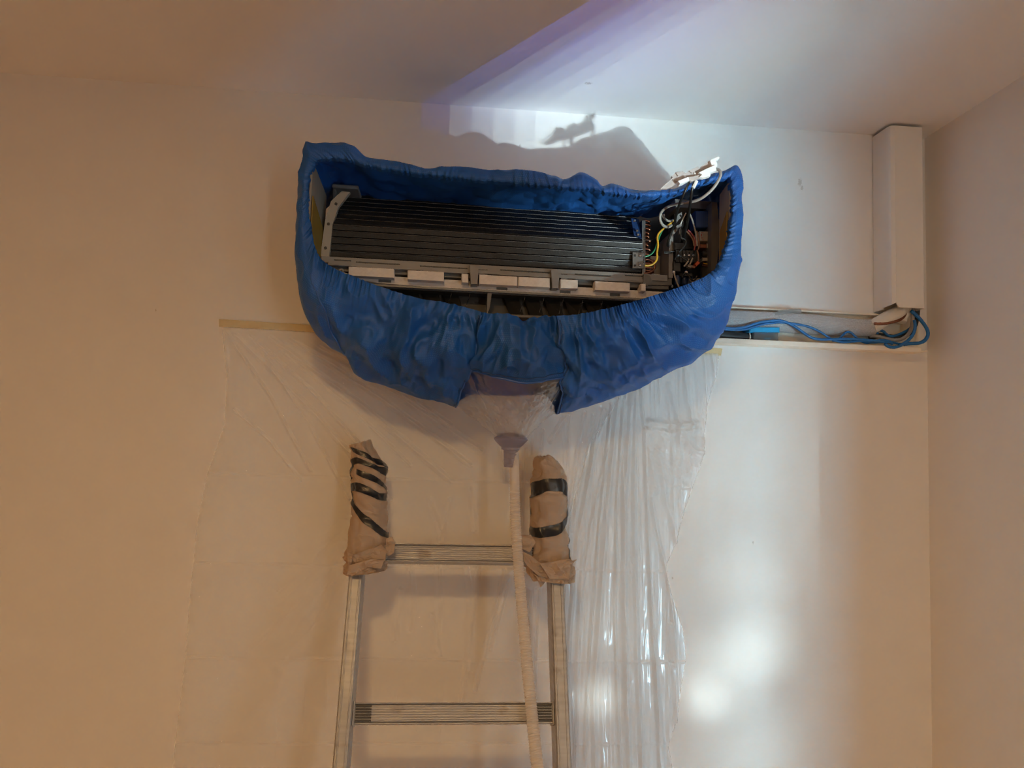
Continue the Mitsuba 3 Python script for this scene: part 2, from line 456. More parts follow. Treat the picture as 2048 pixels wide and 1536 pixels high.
obj('stand', cyl((LOW_POS[0], LOW_POS[1], .015), (0, 0, 1), .012, LOW_POS[2] - .21), 'dark_plastic', low)
obj('foot', cyl((LOW_POS[0], LOW_POS[1], .001), (0, 0, 1), .12, .018, 32, bev=.004), 'dark_plastic', low)

# ---------------------------------------------------------------- air conditioner
ac = thing('air_conditioner', 'opened wall air conditioner with bare dark cooling fins, circuit box and no front cover', 'air conditioner')
# casing
pz0, pz1 = P(950, 640, .12)[2], P(950, 405, .06)[2]
xl, xr = P(652, 520, .19)[0] - .004, P(1432, 470, .20)[0] - .02
obj('back_plate', box((xl, -.035, pz0 - .01), (xr, -.004, pz1 + .005), .004), 'dark_plastic', ac)
obj('side_casing', box((xl, -.13, pz0 + .02), (xl + .008, -.03, pz1), .002), 'grey_plastic', ac)
obj('casing_lip', box((xl, -.14, pz1 - .012), (xl + .055, -.03, pz1 - .004), .002), 'grey_plastic_light', ac)
# heat exchanger: two slanted slabs of fin rows, each row a strip with a bright edge below it
UP = Ps([(690, 386), (1272, 428), (1285, 484), (664, 445)], [.06, .06, .2, .2])
LO = Ps([(664, 447), (1285, 486), (1290, 546), (655, 513)], [.2, .2, .185, .185])
hx = obj('heat_exchanger', hull(np.vstack([UP + (0, .02, -.003), UP[2:] + (0, .07, 0), LO + (0, .02, 0)])), 'fin_metal', ac, 'dark slanted cooling coil')
for quad, cuts, mt in ((UP, np.linspace(0, 1, 8), 'fin_metal'), (LO, np.array([0, .19, .39, .6, .8, 1.0]), 'fin_metal')):
    nrm = np.cross(quad[1] - quad[0], quad[3] - quad[0]); nrm /= np.linalg.norm(nrm)
    if nrm[1] > 0: nrm = -nrm
    for a, b in zip(cuts[:-1], cuts[1:]):
        g = 0.14 * (b - a)
        L = lambda t: (quad[0] + (quad[3] - quad[0]) * t, quad[1] + (quad[2] - quad[1]) * t)
        p0, p1, p2, p3 = *L(a + g), *L(b - g * .6)[::-1]
        obj('fin_row', hull([p0, p1, p2, p3, p0 - nrm * .014, p1 - nrm * .014, p2 - nrm * .014, p3 - nrm * .014]), mt, hx, smooth=False)
        e0, e1 = L(a + .02)
        r = .0009 if quad is LO else .0006
        obj('fin_edge', sweep(np.array([e0, e1]) + nrm * .001, r, 8), 'fin_edge', hx)
# end bracket, left
br = [(700, 384), (684, 382), (662, 402), (650, 440), (641, 511), (658, 516), (665, 450), (676, 415)]
obj('end_bracket', prism(br, .2, .012), 'beige_plastic', ac, 'pale curved end bracket of the coil')
for (x, y) in ((672, 408), (657, 448), (651, 496)):
    obj('bracket_hole', cyl(P(x, y, .2005), (0, -1, 0), .003, .001, 12), 'dark_plastic', ac)
# drip tray: stepped grey gutter
tr = obj('drip_tray', bx(641, 512, 1336, 524, .215, .10, .002, .0555), 'grey_plastic_light', ac, 'grey stepped drip tray')
obj('tray_step', bx(655, 523, 1300, 530, .222, .05, .0015, .0555), 'grey_plastic_light', tr)
obj('tray_wall', bx(655, 529, 1338, 541, .208, .04, .0015, .0555), 'grey_plastic', tr)
for x0, x1, yo in ((668, 672 + 30, 517), (712, 800, 519), (840, 935, 520), (955, 975, 521), (1000, 1105, 519), (1122, 1135, 521), (1150, 1222, 519), (1250, 1290, 516)):
    obj('tray_groove', bx(x0, yo + .055 * (x0 - 641) , x1, yo + 2.2 + .055 * (x0 - 641), .2158, .003, .0003, .055), 'dark_plastic', tr)
    obj('tray_rib', bx(x0, yo + 9 + .055 * (x0 - 641), x1, yo + 11.0 + .055 * (x0 - 641), .2235, .004, .0003, .055), 'grey_plastic_light', tr)
obj('tray_end', prism([(1288, 548), (1300, 551), (1304, 563), (1296, 571), (1286, 570)], .226, .01), 'grey_plastic', tr)
# white foam air guide with raised blocks
fo = obj('foam_guide', prism([(664, 535), (672, 534), (680, 543), (700, 548), (1330, 584), (1340, 592), (1338, 604), (1250, 600), (1000, 585), (760, 566), (700, 558), (664, 540)], .205, .06), 'white_foam', ac, 'white polystyrene air guide')
for x0, y0, x1, y1 in ((697, 533, 788, 551), (815, 540, 888, 559), (923, 547, 937, 565), (958, 549, 1035, 568), (1037, 553, 1100, 572), (1121, 558, 1156, 576), (1190, 562, 1260, 580), (1282, 567, 1292, 582)):
    obj('foam_block', bx(x0, y0, x1, y1, .228, .03, .0015, .052), 'white_foam', fo)
for x0, y0, x1, y1 in ((757, 558, 782, 564), (993, 573, 1015, 579), (1120, 581, 1141, 586), (1220, 586, 1240, 592)):
    obj('drain_slot', bx(x0, y0, x1, y1, .2065, .004, .0005, .05), 'grey_plastic', fo)
for x0, x1 in ((939, 955), (1102, 1117)):
    yy = 531 + .05 * (x0 - 939)
    obj('tray_clip', prism([(x0, yy), (x1 + 2, yy + 1), (x1, yy + 37), (x0 + 3, yy + 37)], .234, .03), 'grey_plastic_light', ac)
obj('tray_screw', cyl(P(683, 542, .222), (0, -1, 0), .005, .004, 16, bev=.001), 'grey_plastic_light', ac)
obj('tray_screw', cyl(P(683, 542, .2262), (0, -1, 0), .0022, .001, 10), 'dark_plastic', ac)
# lip, air outlet, fan
obj('outlet_lip', bx(735, 567, 1340, 571, .21, .05, .001, .0535), 'grey_plastic_light', ac)
obj('outlet_lip', bx(760, 573, 1335, 576, .202, .04, .001, .0535), 'dark_plastic', ac)
obj('outlet_hood', hull(np.vstack([Ps([(700, 575), (1345, 610)], .15), Ps([(700, 665), (1345, 668)], .15), Ps([(700, 575), (1345, 610)], .06), Ps([(700, 665), (1345, 668)], .06)])), 'dark_plastic', ac)
for k, x in enumerate(np.arange(770, 1300, 40.5)):
    if 930 < x < 985: continue
    q = Ps([(x - 6, 578 + .053 * (x - 735)), (x + 24, 580 + .053 * (x - 735)), (x + 34, 616 + .05 * (x - 735)), (x + 14, 640 + .05 * (x - 735))], [.165, .17, .19, .175])
    obj('louvre_vane', hull(np.vstack([q, q + (0.002, .012, 0)])), 'black_plastic', ac)
for x in (900, 937, 1047, 1085, 1124, 1163, 1202, 1241):
    y = 577 + .053 * (x - 735)
    obj('vane_wire', sweep(spline(Ps([(x + 3, y), (x + 1, y + 8), (x - 3, y + 18), (x - 6, y + 30)], [.205, .207, .2, .2]), 10), .0006, 6), 'fin_edge', ac)
obj('outlet_post', prism([(975, 585), (984, 585), (979, 618), (973, 630)], .206, .03), 'grey_plastic', ac)
obj('outlet_sill', bx(960, 626, 1120, 631, .2, .05, .001, .045), 'grey_plastic', ac)
# copper bends and tube plate
obj('tube_plate', bevelled_quad(Ps([(1284, 440), (1291, 440), (1291, 555), (1284, 555)], .19), .12, .0008), 'dull_steel', ac)
pl = obj('coil_plate', bx(1265, 504, 1287, 537, .203, .003, .0006, .03), 'dull_steel', ac, 'small steel plate with two screws')
for (x, y) in ((1270, 511), (1270, 531)):
    obj('plate_hole', cyl(P(x, y, .2035), (0, -1, 0), .0024, .0006, 12), 'dark_plastic', pl)
for (x, y) in ((1280, 512), (1280, 531)):
    obj('plate_screw', cyl(P(x, y, .203), (0, -1, 0), .0032, .003, 12, bev=.001), 'steel', pl)
for y in (441, 449, 457, 465, 472, 480, 489, 498, 508, 519, 527, 535, 541):
    x = 1288
    w = 8 + 10 * ((y > 515) and 1) + 5 * (rng.random())
    q = Ps([(x - 3, y), (x + w * .6, y + .5), (x + w, y + 3), (x + w * .6, y + 6), (x - 3, y + 6)], [.185, .187, .186, .18, .178])
    obj('copper_bend', sweep(spline(q, 18), .0021 if y < 515 else .0019, 10), 'copper', ac)
for (x, y) in ((1269, 442), (1274, 462), (1276, 470)):
    obj('coil_screw', cyl(P(x, y, .19), (0, -1, 0), .003, .004, 10, bev=.001), 'steel', ac)
obj('coil_clip', bevelled_quad(Ps([(1262, 436), (1278, 438), (1284, 478), (1268, 470)], [.17, .17, .19, .19]), .004, .0006), 'relay_blue', ac)
# panel between coil and box
obj('beige_panel', bevelled_quad(Ps([(1300, 512), (1338, 512), (1338, 556), (1298, 553)], .15), .02, .001), 'beige_plastic', ac)
obj('paper_tag', bevelled_quad(Ps([(1303, 547.5), (1320, 548.5), (1320, 551.5), (1303, 550.5)], .156), .003, .0003), 'paper_label', ac)
obj('drain_wall', bx(1288, 549, 1344, 570, .212, .03, .001, .02), 'grey_plastic', ac)
obj('box_divider', prism([(1341, 465), (1357, 452), (1360, 455), (1347, 470), (1346, 556), (1337, 556), (1338, 500)], .215, .08), 'grey_plastic_light', ac, 'pale divider beside the circuit box')
for pts in ([(1353, 430), (1364, 424), (1364, 434), (1357, 440), (1353, 446)], [(1352, 452), (1364, 446), (1364, 452), (1354, 458)], [(1359, 458), (1363, 452), (1364, 460), (1359, 468)]):
    obj('divider_hook', prism(pts, .222, .006), 'grey_plastic_light', ac)
cb = obj('control_box', cat([prism([(1350, 398), (1432, 404), (1434, 420), (1352, 414)], .2, .08), prism([(1424, 404), (1434, 404), (1441, 470), (1432, 545), (1422, 545)], .238, .07),
                             prism([(1342, 410), (1430, 412), (1432, 560), (1342, 575)], .13, .02)]), 'grey_plastic', ac, 'grey open circuit box')
D = .215
obj('box_backing', prism([(1348, 412), (1428, 414), (1426, 572), (1348, 578)], .155, .02), 'dark_plastic', cb)
obj('relay', bx(1391, 421, 1417, 455, D, .04, .002, .03), 'relay_blue', cb, 'dark blue relay')
obj('relay_edge', bx(1418, 419, 1421, 453, D + .002, .03, .0006, .03), 'grey_plastic_light', cb)
tb = obj('beige_component', bx(1399, 462, 1418, 482, D, .035, .0015, .03), 'beige_plastic', cb, 'beige component with reddish print')
for x0, y0, x1, y1 in ((1402, 465, 1407, 466), (1402, 468, 1404, 472.5), (1402, 475, 1405.5, 476.5), (1405, 478.5, 1407.5, 480)):
    obj('print_mark', bx(x0, y0, x1, y1, D + .0004, .0008, .0001, 0), 'red_ink', tb)
obj('orange_component', bx(1400, 488, 1414, 496, D, .03, .0015, .02), 'rust_plastic', cb)
obj('beige_component', bx(1414, 487, 1419, 496, D + .002, .03, .001, .02), 'beige_plastic', cb)
obj('capacitor', cyl(P(1404, 508, D - .005), (1, 0, 0), .006, .016, 16, bev=.001), 'dark_plastic', cb)
obj('beige_component', bx(1405, 515, 1420, 522, D, .03, .001, .02), 'beige_plastic', cb)
obj('wire', tube([(1406, 526), (1413, 528), (1420, 527)], D, .0012), 'yellow_wire', cb)
obj('wire', tube([(1404, 530), (1412, 532), (1419, 532)], D, .0012), 'brown_wire', cb)
obj('orange_connector', bevelled_quad(Ps([(1390, 527), (1397, 520), (1401, 526), (1393, 533)], D + .02), .012, .001), 'orange_plastic', cb, 'red orange wire connector')
obj('pale_connector', bevelled_quad(Ps([(1377, 528), (1385, 530), (1383, 536), (1376, 534)], D + .02), .012, .001), 'beige_plastic', cb)
obj('beige_component', bevelled_quad(Ps([(1384, 530), (1392, 532), (1390, 537), (1383, 535)], D + .018), .012, .001), 'rust_plastic', cb)
obj('black_module', bx(1348, 484, 1372, 500, D + .01, .05, .003, .03), 'black_plastic', cb)
t_ = obj('terminal_block', bx(1353, 499, 1396, 525, D + .012, .05, .002, .03), 'black_plastic', cb, 'black terminal block with a row of screws')
for x in (1357, 1367.5, 1377.5, 1386.5):
    obj('terminal_screw', cyl(P(x, 511, D + .0125), (0, -1, 0), .0028, .003, 12, bev=.0008), 'steel', t_)
for x in np.arange(1352, 1400, 7):
    obj('terminal_rib', bx(x, 500, x + 1.6, 524, D + .016, .006, .0004, .03), 'black_plastic', t_)
obj('black_module', bx(1347, 522, 1362, 543, D + .008, .05, .002, .03), 'dark_plastic', cb)
obj('black_module', bx(1361, 546, 1386, 552, D + .01, .05, .002, .03), 'black_plastic', cb)
for (x, y) in ((1347, 545), (1372, 545)):
    obj('box_screw', cyl(P(x, y, D + .022), (0, -1, 0), .0036, .003, 12, bev=.001), 'steel', cb)
for x in (1355, 1369, 1379):
    obj('capacitor', cyl(P(x, 570, D - .005), (0, 0, 1), .006, .02, 16, bev=.0015), 'relay_blue', cb, 'dark blue round capacitor')
obj('cover_strip', bevelled_quad(Ps([(1382, 558), (1400, 556), (1403, 562), (1384, 566)], D + .01), .02, .001), 'beige_plastic', cb)
obj('box_screw', cyl(P(1343, 573, .2), (0, -1, 0), .004, .003, 12, bev=.001), 'dull_steel', cb)
for pts, m in (([(1372, 462), (1380, 470), (1386, 480), (1388, 492)], 'brown_wire'), ([(1376, 460), (1385, 470), (1390, 482), (1388, 500)], 'red_wire'), ([(1393, 462), (1396, 474), (1398, 486), (1396, 500)], 'brown_wire'),
               ([(1378, 425), (1386, 445), (1392, 470), (1394, 492)], 'grey_cable_skin'), ([(1378, 518), (1374, 526), (1368, 533)], 'beige_plastic'), ([(1385, 516), (1382, 524), (1379, 530)], 'beige_plastic'),
               ([(1394, 500), (1397, 512), (1397, 522)], 'brown_wire'), ([(1362, 476), (1372, 484), (1366, 496), (1358, 504)], 'black_cable_skin'), ([(1348, 545), (1352, 560), (1358, 574)], 'grey_cable_skin'),
               ([(1360, 430), (1366, 446), (1362, 462), (1366, 480)], 'black_cable_skin'), ([(1350, 520), (1360, 512), (1372, 520), (1384, 512)], 'black_cable_skin'), ([(1364, 555), (1374, 548), (1384, 560), (1394, 552)], 'black_cable_skin')):
    obj('wire', tube(pts, D + .028, .0018), m, cb)
obj('black_tie', tube([(1328, 503), (1345, 503.5), (1362, 501), (1385, 497), (1393, 494)], [.222, .224, .222, .21, .2], .0014), 'black_cable_skin', ac)
obj('black_tie', tube([(1328, 506), (1344, 506)], .222, .0013), 'black_cable_skin', ac)
obj('earth_wire', tube([(1347, 441), (1337, 450), (1324, 460), (1316, 470), (1315, 480), (1316, 492), (1314, 505), (1314, 516), (1309, 526), (1300, 531), (1290, 531)], .226, .0021), 'yellow_wire', ac, 'yellow earth wire')
obj('earth_wire', tube([(1336, 452), (1322, 466), (1314, 488), (1308, 502), (1300, 510), (1290, 513)], .222, .0017), 'green_wire', ac, 'green earth wire')
obj('pipe_bundle', tube([(1290, 520), (1303, 522), (1310, 533), (1303, 543), (1288, 546)], .19, .0022), 'copper', ac)
obj('thermistor_wire', tube([(1287, 478), (1297, 481), (1306, 479), (1312, 474)], .21, .0007), 'black_cable_skin', ac)

# ---------------------------------------------------------------- blue cleaning bag
# around the opening, clockwise: rim point, outline point, anchor at the back (pixels of the photograph), and their distances from the wall
K = [  # R(x,y), S(x,y), B(x,y), dR, dM, dS, dB
    (640, 318, 612, 284, 690, 395, 0.33, 0.335, 0.31, 0.05), (690, 318, 665, 287, 720, 400, 0.33, 0.335, 0.31, 0.05), (722, 328, 703, 291, 745, 402, 0.33, 0.335, 0.31, 0.05), (745, 334, 735, 314, 780, 405, 0.33, 0.335, 0.315, 0.05),
    (800, 343, 795, 325, 830, 408, 0.33, 0.335, 0.315, 0.05), (860, 351, 855, 336, 880, 413, 0.33, 0.335, 0.315, 0.05), (930, 358, 930, 333, 935, 417, 0.33, 0.335, 0.315, 0.05), (990, 363, 985, 339, 985, 421, 0.33, 0.335, 0.315, 0.05),
    (1055, 369, 1050, 342, 1045, 425, 0.33, 0.335, 0.315, 0.05), (1115, 374, 1108, 352, 1100, 430, 0.33, 0.335, 0.315, 0.05), (1128, 377, 1126, 361, 1112, 431, 0.33, 0.335, 0.315, 0.05), (1165, 378, 1160, 347, 1150, 433, 0.33, 0.335, 0.31, 0.05),
    (1195, 381, 1190, 359, 1178, 434, 0.33, 0.335, 0.315, 0.05), (1210, 386, 1206, 373, 1190, 434, 0.33, 0.335, 0.32, 0.05), (1230, 388, 1222, 368, 1205, 435, 0.33, 0.335, 0.315, 0.05), (1270, 393, 1268, 377, 1240, 435, 0.33, 0.335, 0.315, 0.05),
    (1330, 392, 1332, 380, 1285, 434, 0.33, 0.335, 0.315, 0.05), (1385, 376, 1388, 362, 1330, 425, 0.33, 0.335, 0.315, 0.05), (1430, 362, 1440, 345, 1375, 412, 0.33, 0.335, 0.31, 0.05), (1457, 357, 1472, 330, 1400, 400, 0.33, 0.335, 0.31, 0.05),
    (1463, 375, 1482, 352, 1403, 415, 0.33, 0.335, 0.3, 0.05), (1464, 410, 1481, 395, 1404, 440, 0.33, 0.335, 0.3, 0.05), (1460, 450, 1482, 438, 1404, 465, 0.33, 0.335, 0.3, 0.05), (1453, 490, 1478, 482, 1402, 492, 0.33, 0.335, 0.3, 0.05),
    (1441, 520, 1480, 520, 1400, 515, 0.33, 0.335, 0.295, 0.05), (1425, 543, 1471, 580, 1394, 545, 0.33, 0.34, 0.285, 0.05), (1395, 560, 1457, 632, 1380, 580, 0.33, 0.331, 0.259, 0.05), (1350, 577, 1433, 683, 1355, 590.812, 0.33, 0.32, 0.217, 0.05),
    (1300, 593, 1388, 722, 1320, 610, 0.33, 0.313, 0.186, 0.05), (1250, 608, 1320, 757, 1270, 645, 0.33, 0.307, 0.165, 0.05), (1200, 620, 1240, 791, 1210, 680, 0.33, 0.307, 0.165, 0.05), (1155, 628, 1178, 815, 1160, 705, 0.33, 0.307, 0.165, 0.05),
    (1112, 632, 1112, 827, 1100, 717, 0.33, 0.307, 0.165, 0.05),  # right centre seam
    (962, 624, 912, 812, 925, 705, 0.33, 0.307, 0.165, 0.05),  # left centre seam
    (920, 611, 868, 802, 885, 697, 0.33, 0.307, 0.165, 0.05), (860, 600, 800, 780, 825, 677, 0.33, 0.307, 0.165, 0.05), (800, 586, 752, 765, 780, 660, 0.33, 0.307, 0.165, 0.05), (752, 570, 709, 748, 735, 640, 0.33, 0.307, 0.167, 0.05), (716, 556, 688, 711, 715, 615.062, 0.33, 0.315, 0.195, 0.05),
    (690, 546, 655, 691, 692, 601.312, 0.33, 0.319, 0.21, 0.05), (664, 534, 627, 662, 675, 587.625, 0.33, 0.325, 0.234, 0.05), (640, 515, 605, 615, 660, 565, 0.33, 0.334, 0.274, 0.05), (628, 490, 597, 562, 652, 530, 0.33, 0.335, 0.295, 0.05), (622, 460, 592, 510, 648, 490, 0.33, 0.335, 0.3, 0.05),
    (618, 420, 595, 460, 648, 455, 0.33, 0.335, 0.3, 0.05), (617, 385, 597, 402, 652, 425, 0.33, 0.335, 0.3, 0.05), (621, 350, 598, 350, 665, 405, 0.33, 0.335, 0.3, 0.05), (630, 328, 608, 312, 678, 398, 0.33, 0.335, 0.305, 0.05)]
K = np.array(K, float)
SEAM_R, SEAM_L = 32, 33


def bag_grid(keys, nu, vs, closed=False, mid=None):
    n = len(keys)
    R = np.array([P(k[0], k[1], k[6]) for k in keys]); Sx = np.array([P(k[2], k[3], k[8]) for k in keys]); B = np.array([P(k[4], k[5], k[9]) for k in keys])
    M = np.array([P(.5 * (k[0] + k[2]), .5 * (k[1] + k[3]), k[7]) for k in keys])
    if mid:
        for i, (x, y, d) in mid.items(): M[i] = P(x, y, d)
    s = np.r_[0, np.cumsum(np.linalg.norm(np.diff(.5 * (R + Sx), axis=0), axis=1))]
    u = np.linspace(0, s[-1], nu)
    I = lambda A: PchipInterpolator(s, A)(u)
    R, M, Sx, B = I(R), I(M), I(Sx), I(B)
    N_ = .7 * Sx + .3 * B + (Sx - M) * .05
    knots = [0, .3, .58, .70, 1.0]
    g = PchipInterpolator(knots, np.stack([R, M, Sx, N_, B]), axis=0)(vs)   # (nv, nu, 3)
    return np.transpose(g, (1, 0, 2)), u


order = list(range(SEAM_L, len(K))) + list(range(0, SEAM_R + 1))     # from the left seam up, over the top and down to the right seam
keys = K[order]
NU, NV = 2300, 84
vs = np.r_[np.linspace(0, .58, 56)[:-1], np.linspace(.58, 1, NV - 55)]
G, ulen = bag_grid(keys, NU, vs, mid={0: (943, 722, .28), len(keys) - 1: (1135, 735, .28)})


def arc_v(G): return np.concatenate([np.zeros((G.shape[0], 1)), np.cumsum(np.linalg.norm(np.diff(G, axis=1), axis=-1), axis=1)], 1)


def wrinkle(G, u, vs, seed, lower, amp=1.0):
    """Gathers at the elastic, folds running away from it, and small creases."""
    n = grid_normals(G)
    if (n[:, :len(vs) // 3, 1].mean()) > 0: n = -n
    w = arc_v(G); U2 = u[:, None] + 0 * w
    one = np.zeros_like(w)
    low = lower[:, None]
    pitch = .0042 + .0075 * low
    warp = .008 * (meshkit.noise(np.stack([U2 / .03, w / .03, one + seed], -1)) - .5)
    gath = meshkit.noise(np.stack([(U2 + warp) / pitch, w / .11, one + 1 + seed], -1)) - .5
    ga = gath * ((.0055 + .0075 * low) * np.exp(-w / .018) + .006 * np.exp(-w / .05) * low)
    wx = .035 * (meshkit.fbm(np.stack([U2 / .10, w / .10, one + 40 + seed], -1), 2) - .5)
    wy = .035 * (meshkit.fbm(np.stack([U2 / .10, w / .10, one + 60 + seed], -1), 2) - .5)
    fold = ridged(np.stack([(U2 + wx) / .055, (w + wy) / .17, one + 5 + seed], -1), 2, seed) - .6
    fo = fold * .050 * (w / .05).clip(0, 1) * np.exp(-((w - .09) / .11) ** 2) * low
    cr = ridged(np.stack([(U2 + wx) / .06 + (w + wy) / .10, (w + wy) / .075 - (U2 + wx) / .12, one + 9 + seed], -1), 2, seed + 5) - .6
    cr2 = ridged(np.stack([(U2 + wy) / .025, (w - wx) / .03, one + 19 + seed], -1), 2, seed + 6) - .6
    crum = (cr * .038 * (.45 + .55 * low) + cr2 * .009 * (.1 + .9 * low)) * (w / .03).clip(0, 1)
    d = amp * (ga + fo + crum)
    sil = 1 - .7 * np.exp(-((vs[None, :] - .58) / .10) ** 2)
    return G + n * (d * sil)[..., None], w


lower = np.clip((1.99 - np.interp(ulen, ulen, G[:, 0, 2])) / .08, 0, 1)
Gw, wv = wrinkle(G, ulen, vs, 3, lower)
uvs = np.stack([ulen[:, None] + 0 * wv, wv], -1)
bag = thing('cleaning_bag', 'blue waterproof cleaning bag hung open around the air conditioner, with a clear funnel below', 'cleaning bag')


def rows(G, uv, a, b):
    g = G[:, a:b]
    return trimesh.Trimesh(g.reshape(-1, 3), grid_faces(g.shape[0], g.shape[1]), process=False), uv[:, a:b].reshape(-1, 2)


HEM = int(np.searchsorted(vs, .12)) + 1
m, uv = rows(Gw, uvs, HEM - 1, len(vs)); obj('shell', m, 'blue_cloth', bag, 'blue coated fabric with small embossed dots', smooth=True, uv=uv)
m, uv = rows(Gw, uvs, 0, HEM); obj('elastic_hem', m, 'blue_cloth', bag, 'gathered elastic hem around the opening', smooth=True, uv=uv)
# fold the hem inward so that its edge has thickness
hem_in = Gw[:, 0] + 0.0
q = np.stack([hem_in, hem_in + np.array([0, .006, 0]) + .25 * (Gw[:, 2] - Gw[:, 0]), hem_in + np.array([0, .016, 0]) + .5 * (Gw[:, 4] - Gw[:, 0])], 1)
obj('hem_fold', trimesh.Trimesh(q.reshape(-1, 3), grid_faces(q.shape[0], 3), process=False), 'blue_cloth', bag, smooth=True, uv=np.stack([np.repeat(ulen, 3), np.tile([0, .005, .015], len(ulen))], -1))
# front centre panel between the two seams
nP = 190
t = np.linspace(0, 1, nP)
cx = np.interp(t, [0, .2, .5, .8, 1], [0, .2, .5, .8, 1])
Rp = PchipInterpolator([0, .12, .3, .5, .75, 1], np.array([P(x, y, .33) for x, y in ((962, 624), (980, 627), (1010, 631), (1045, 634), (1085, 634), (1112, 632))]))(t)
Mp = PchipInterpolator([0, .25, .5, .75, 1], np.array([P(x, y, d) for x, y, d in ((950, 690, .305), (995, 700, .335), (1042, 704, .34), (1090, 700, .335), (1131, 690, .305))]))(t)
Fp = PchipInterpolator([0, .12, .35, .55, .8, 1], np.array([P(x, y, d) for x, y, d in ((936, 740, .255), (962, 744, .29), (1005, 758, .305), (1045, 767, .31), (1095, 761, .30), (1142, 750, .255))]))(t)
vp = np.linspace(0, 1, 48)
Gp = np.transpose(PchipInterpolator([0, .5, 1], np.stack([Rp, Mp, Fp]), axis=0)(vp), (1, 0, 2))
up = np.r_[0, np.cumsum(np.linalg.norm(np.diff(Mp, axis=0), axis=1))]
edge = np.minimum(t, 1 - t)[:, None].clip(0, .05) / .05
n_ = grid_normals(Gp); n_ = n_ if n_[..., 1].mean() < 0 else -n_
w = arc_v(Gp); U2 = up[:, None] + 0 * w
dsp = (meshkit.noise(np.stack([U2 / .011, w / .1, 0 * w + 2], -1)) - .5) * (.012 * np.exp(-w / .02) + .004 * np.exp(-w / .05)) + (ridged(np.stack([U2 / .042, w / .2, 0 * w + 31], -1), 2, 4) - .6) * .030 * np.clip(w / .03, 0, 1) + (ridged(np.stack([U2 / .05 + w / .09, w / .06 - U2 / .1, 0 * w + 7], -1), 2, 8) - .6) * .030
Gp = Gp + n_ * (dsp * edge * (1 - .75 * np.clip((vp[None] - .7) / .3, 0, 1)))[..., None]
obj('front_panel', trimesh.Trimesh(Gp.reshape(-1, 3), grid_faces(*Gp.shape[:2]), process=False), 'blue_cloth', bag, 'blue centre panel ending in a curved hem', smooth=True, uv=np.stack([U2, w], -1).reshape(-1, 2))
obj('panel_hem', sweep(Gp[::4, -1] + (0, -.0005, 0), .0022, 8), 'blue_piping', bag)
obj('panel_hem', sweep(Gp[::4, -4] + (0, -.0012, 0), .0008, 6), 'dark_stitch', bag)
# rear panel seen through the funnel
Bt = np.array([P(x, y, d) for x, y, d in ((925, 705, .05), (1010, 702, .05), (1100, 717, .05))]); 
Bl = np.array([P(x, y, d) for x, y, d in ((914, 806, .16), (950, 789, .12), (1020, 792, .11), (1085, 789, .12), (1112, 820, .16))])
tb_ = np.linspace(0, 1, 60)
top = PchipInterpolator([0, .5, 1], Bt)(tb_); bot = PchipInterpolator([0, .2, .5, .8, 1], Bl)(tb_)
gb = top[:, None] + (bot - top)[:, None] * np.linspace(0, 1, 14)[None, :, None]
gb = gb + (0, 1, 0) * ((ridged(np.stack([gb[..., 0] / .03, gb[..., 2] / .03, gb[..., 1] / .05], -1), 2, 3) - .6) * .008)[..., None]
obj('rear_panel', trimesh.Trimesh(gb.reshape(-1, 3), grid_faces(*gb.shape[:2]), process=False), 'blue_cloth', bag, smooth=True, uv=gb[..., [0, 2]].reshape(-1, 2))
# seams
for col, cut in ((0, 1), (NU - 1, 1)):
    k = np.arange(2, 56)
    obj('centre_seam', sweep(Gw[col, k] + (0, -.002, 0), .0017, 8), 'blue_piping', bag)
    obj('seam_stitch', sweep(Gw[col, k] + (.004 * (1 if col else -1), -.0025, 0), .0006, 6), 'dark_stitch', bag)
from scipy.spatial import cKDTree
_fr = Gw[:, 2:50].reshape(-1, 3); _z = (_fr - C) @ _f
_px = np.stack([1024 + F * ((_fr - C) @ _R) / _z, 768 - F * ((_fr - C) @ _U) / _z], 1)
_tree = cKDTree(_px)
sl = spline(np.array([(622, 545), (630, 575), (645, 610), (660, 650), (676, 688), (688, 708)], float), 34)
sp = np.array([_fr[min(_tree.query(q, 5)[1], key=lambda i: _fr[i][1])] for q in sl]) + (-.0005, -.0012, 0)
obj('side_seam', sweep(spline(sp[::3], 40), .0015, 8), 'blue_piping', bag)
# boards that keep the sides open: grey above, yellow below
for sgn, x_, y0, y1, db_ in ((-1, 618, 322, 512, .15), (1, 1462, 362, 530, .268)):
    c = [P(x_ + (4 if sgn < 0 else -4), y0, .322), P(x_ + (2 if sgn < 0 else -4), y1, .322)]
    xx = c[0][0] * .5 + c[1][0] * .5
    za, zb = c[0][2], c[1][2]
    zm = za - .42 * (za - zb)
    gq = np.array([(xx, -.322, za), (xx, -db_, za - .01), (xx, -db_, zb), (xx, -.322, zb)])
    obj('side_board', hull(np.vstack([gq, gq + (sgn * .004, 0, 0)])), 'grey_board', bag, 'grey stiffening board inside the bag', smooth=False)
    yq = np.array([(xx, -.318, za - .36 * (za - zb)), (xx, -db_ - .012, zm - .12 * (za - zb)), (xx, -db_ - .012, zb + .001), (xx, -.318, zb + .001)]) - (sgn * .0035, 0, 0)
    obj('yellow_lining', hull(np.vstack([yq, yq + (sgn * .002, 0, 0)])), 'yellow_board', bag, 'mustard yellow lining strip', smooth=False)
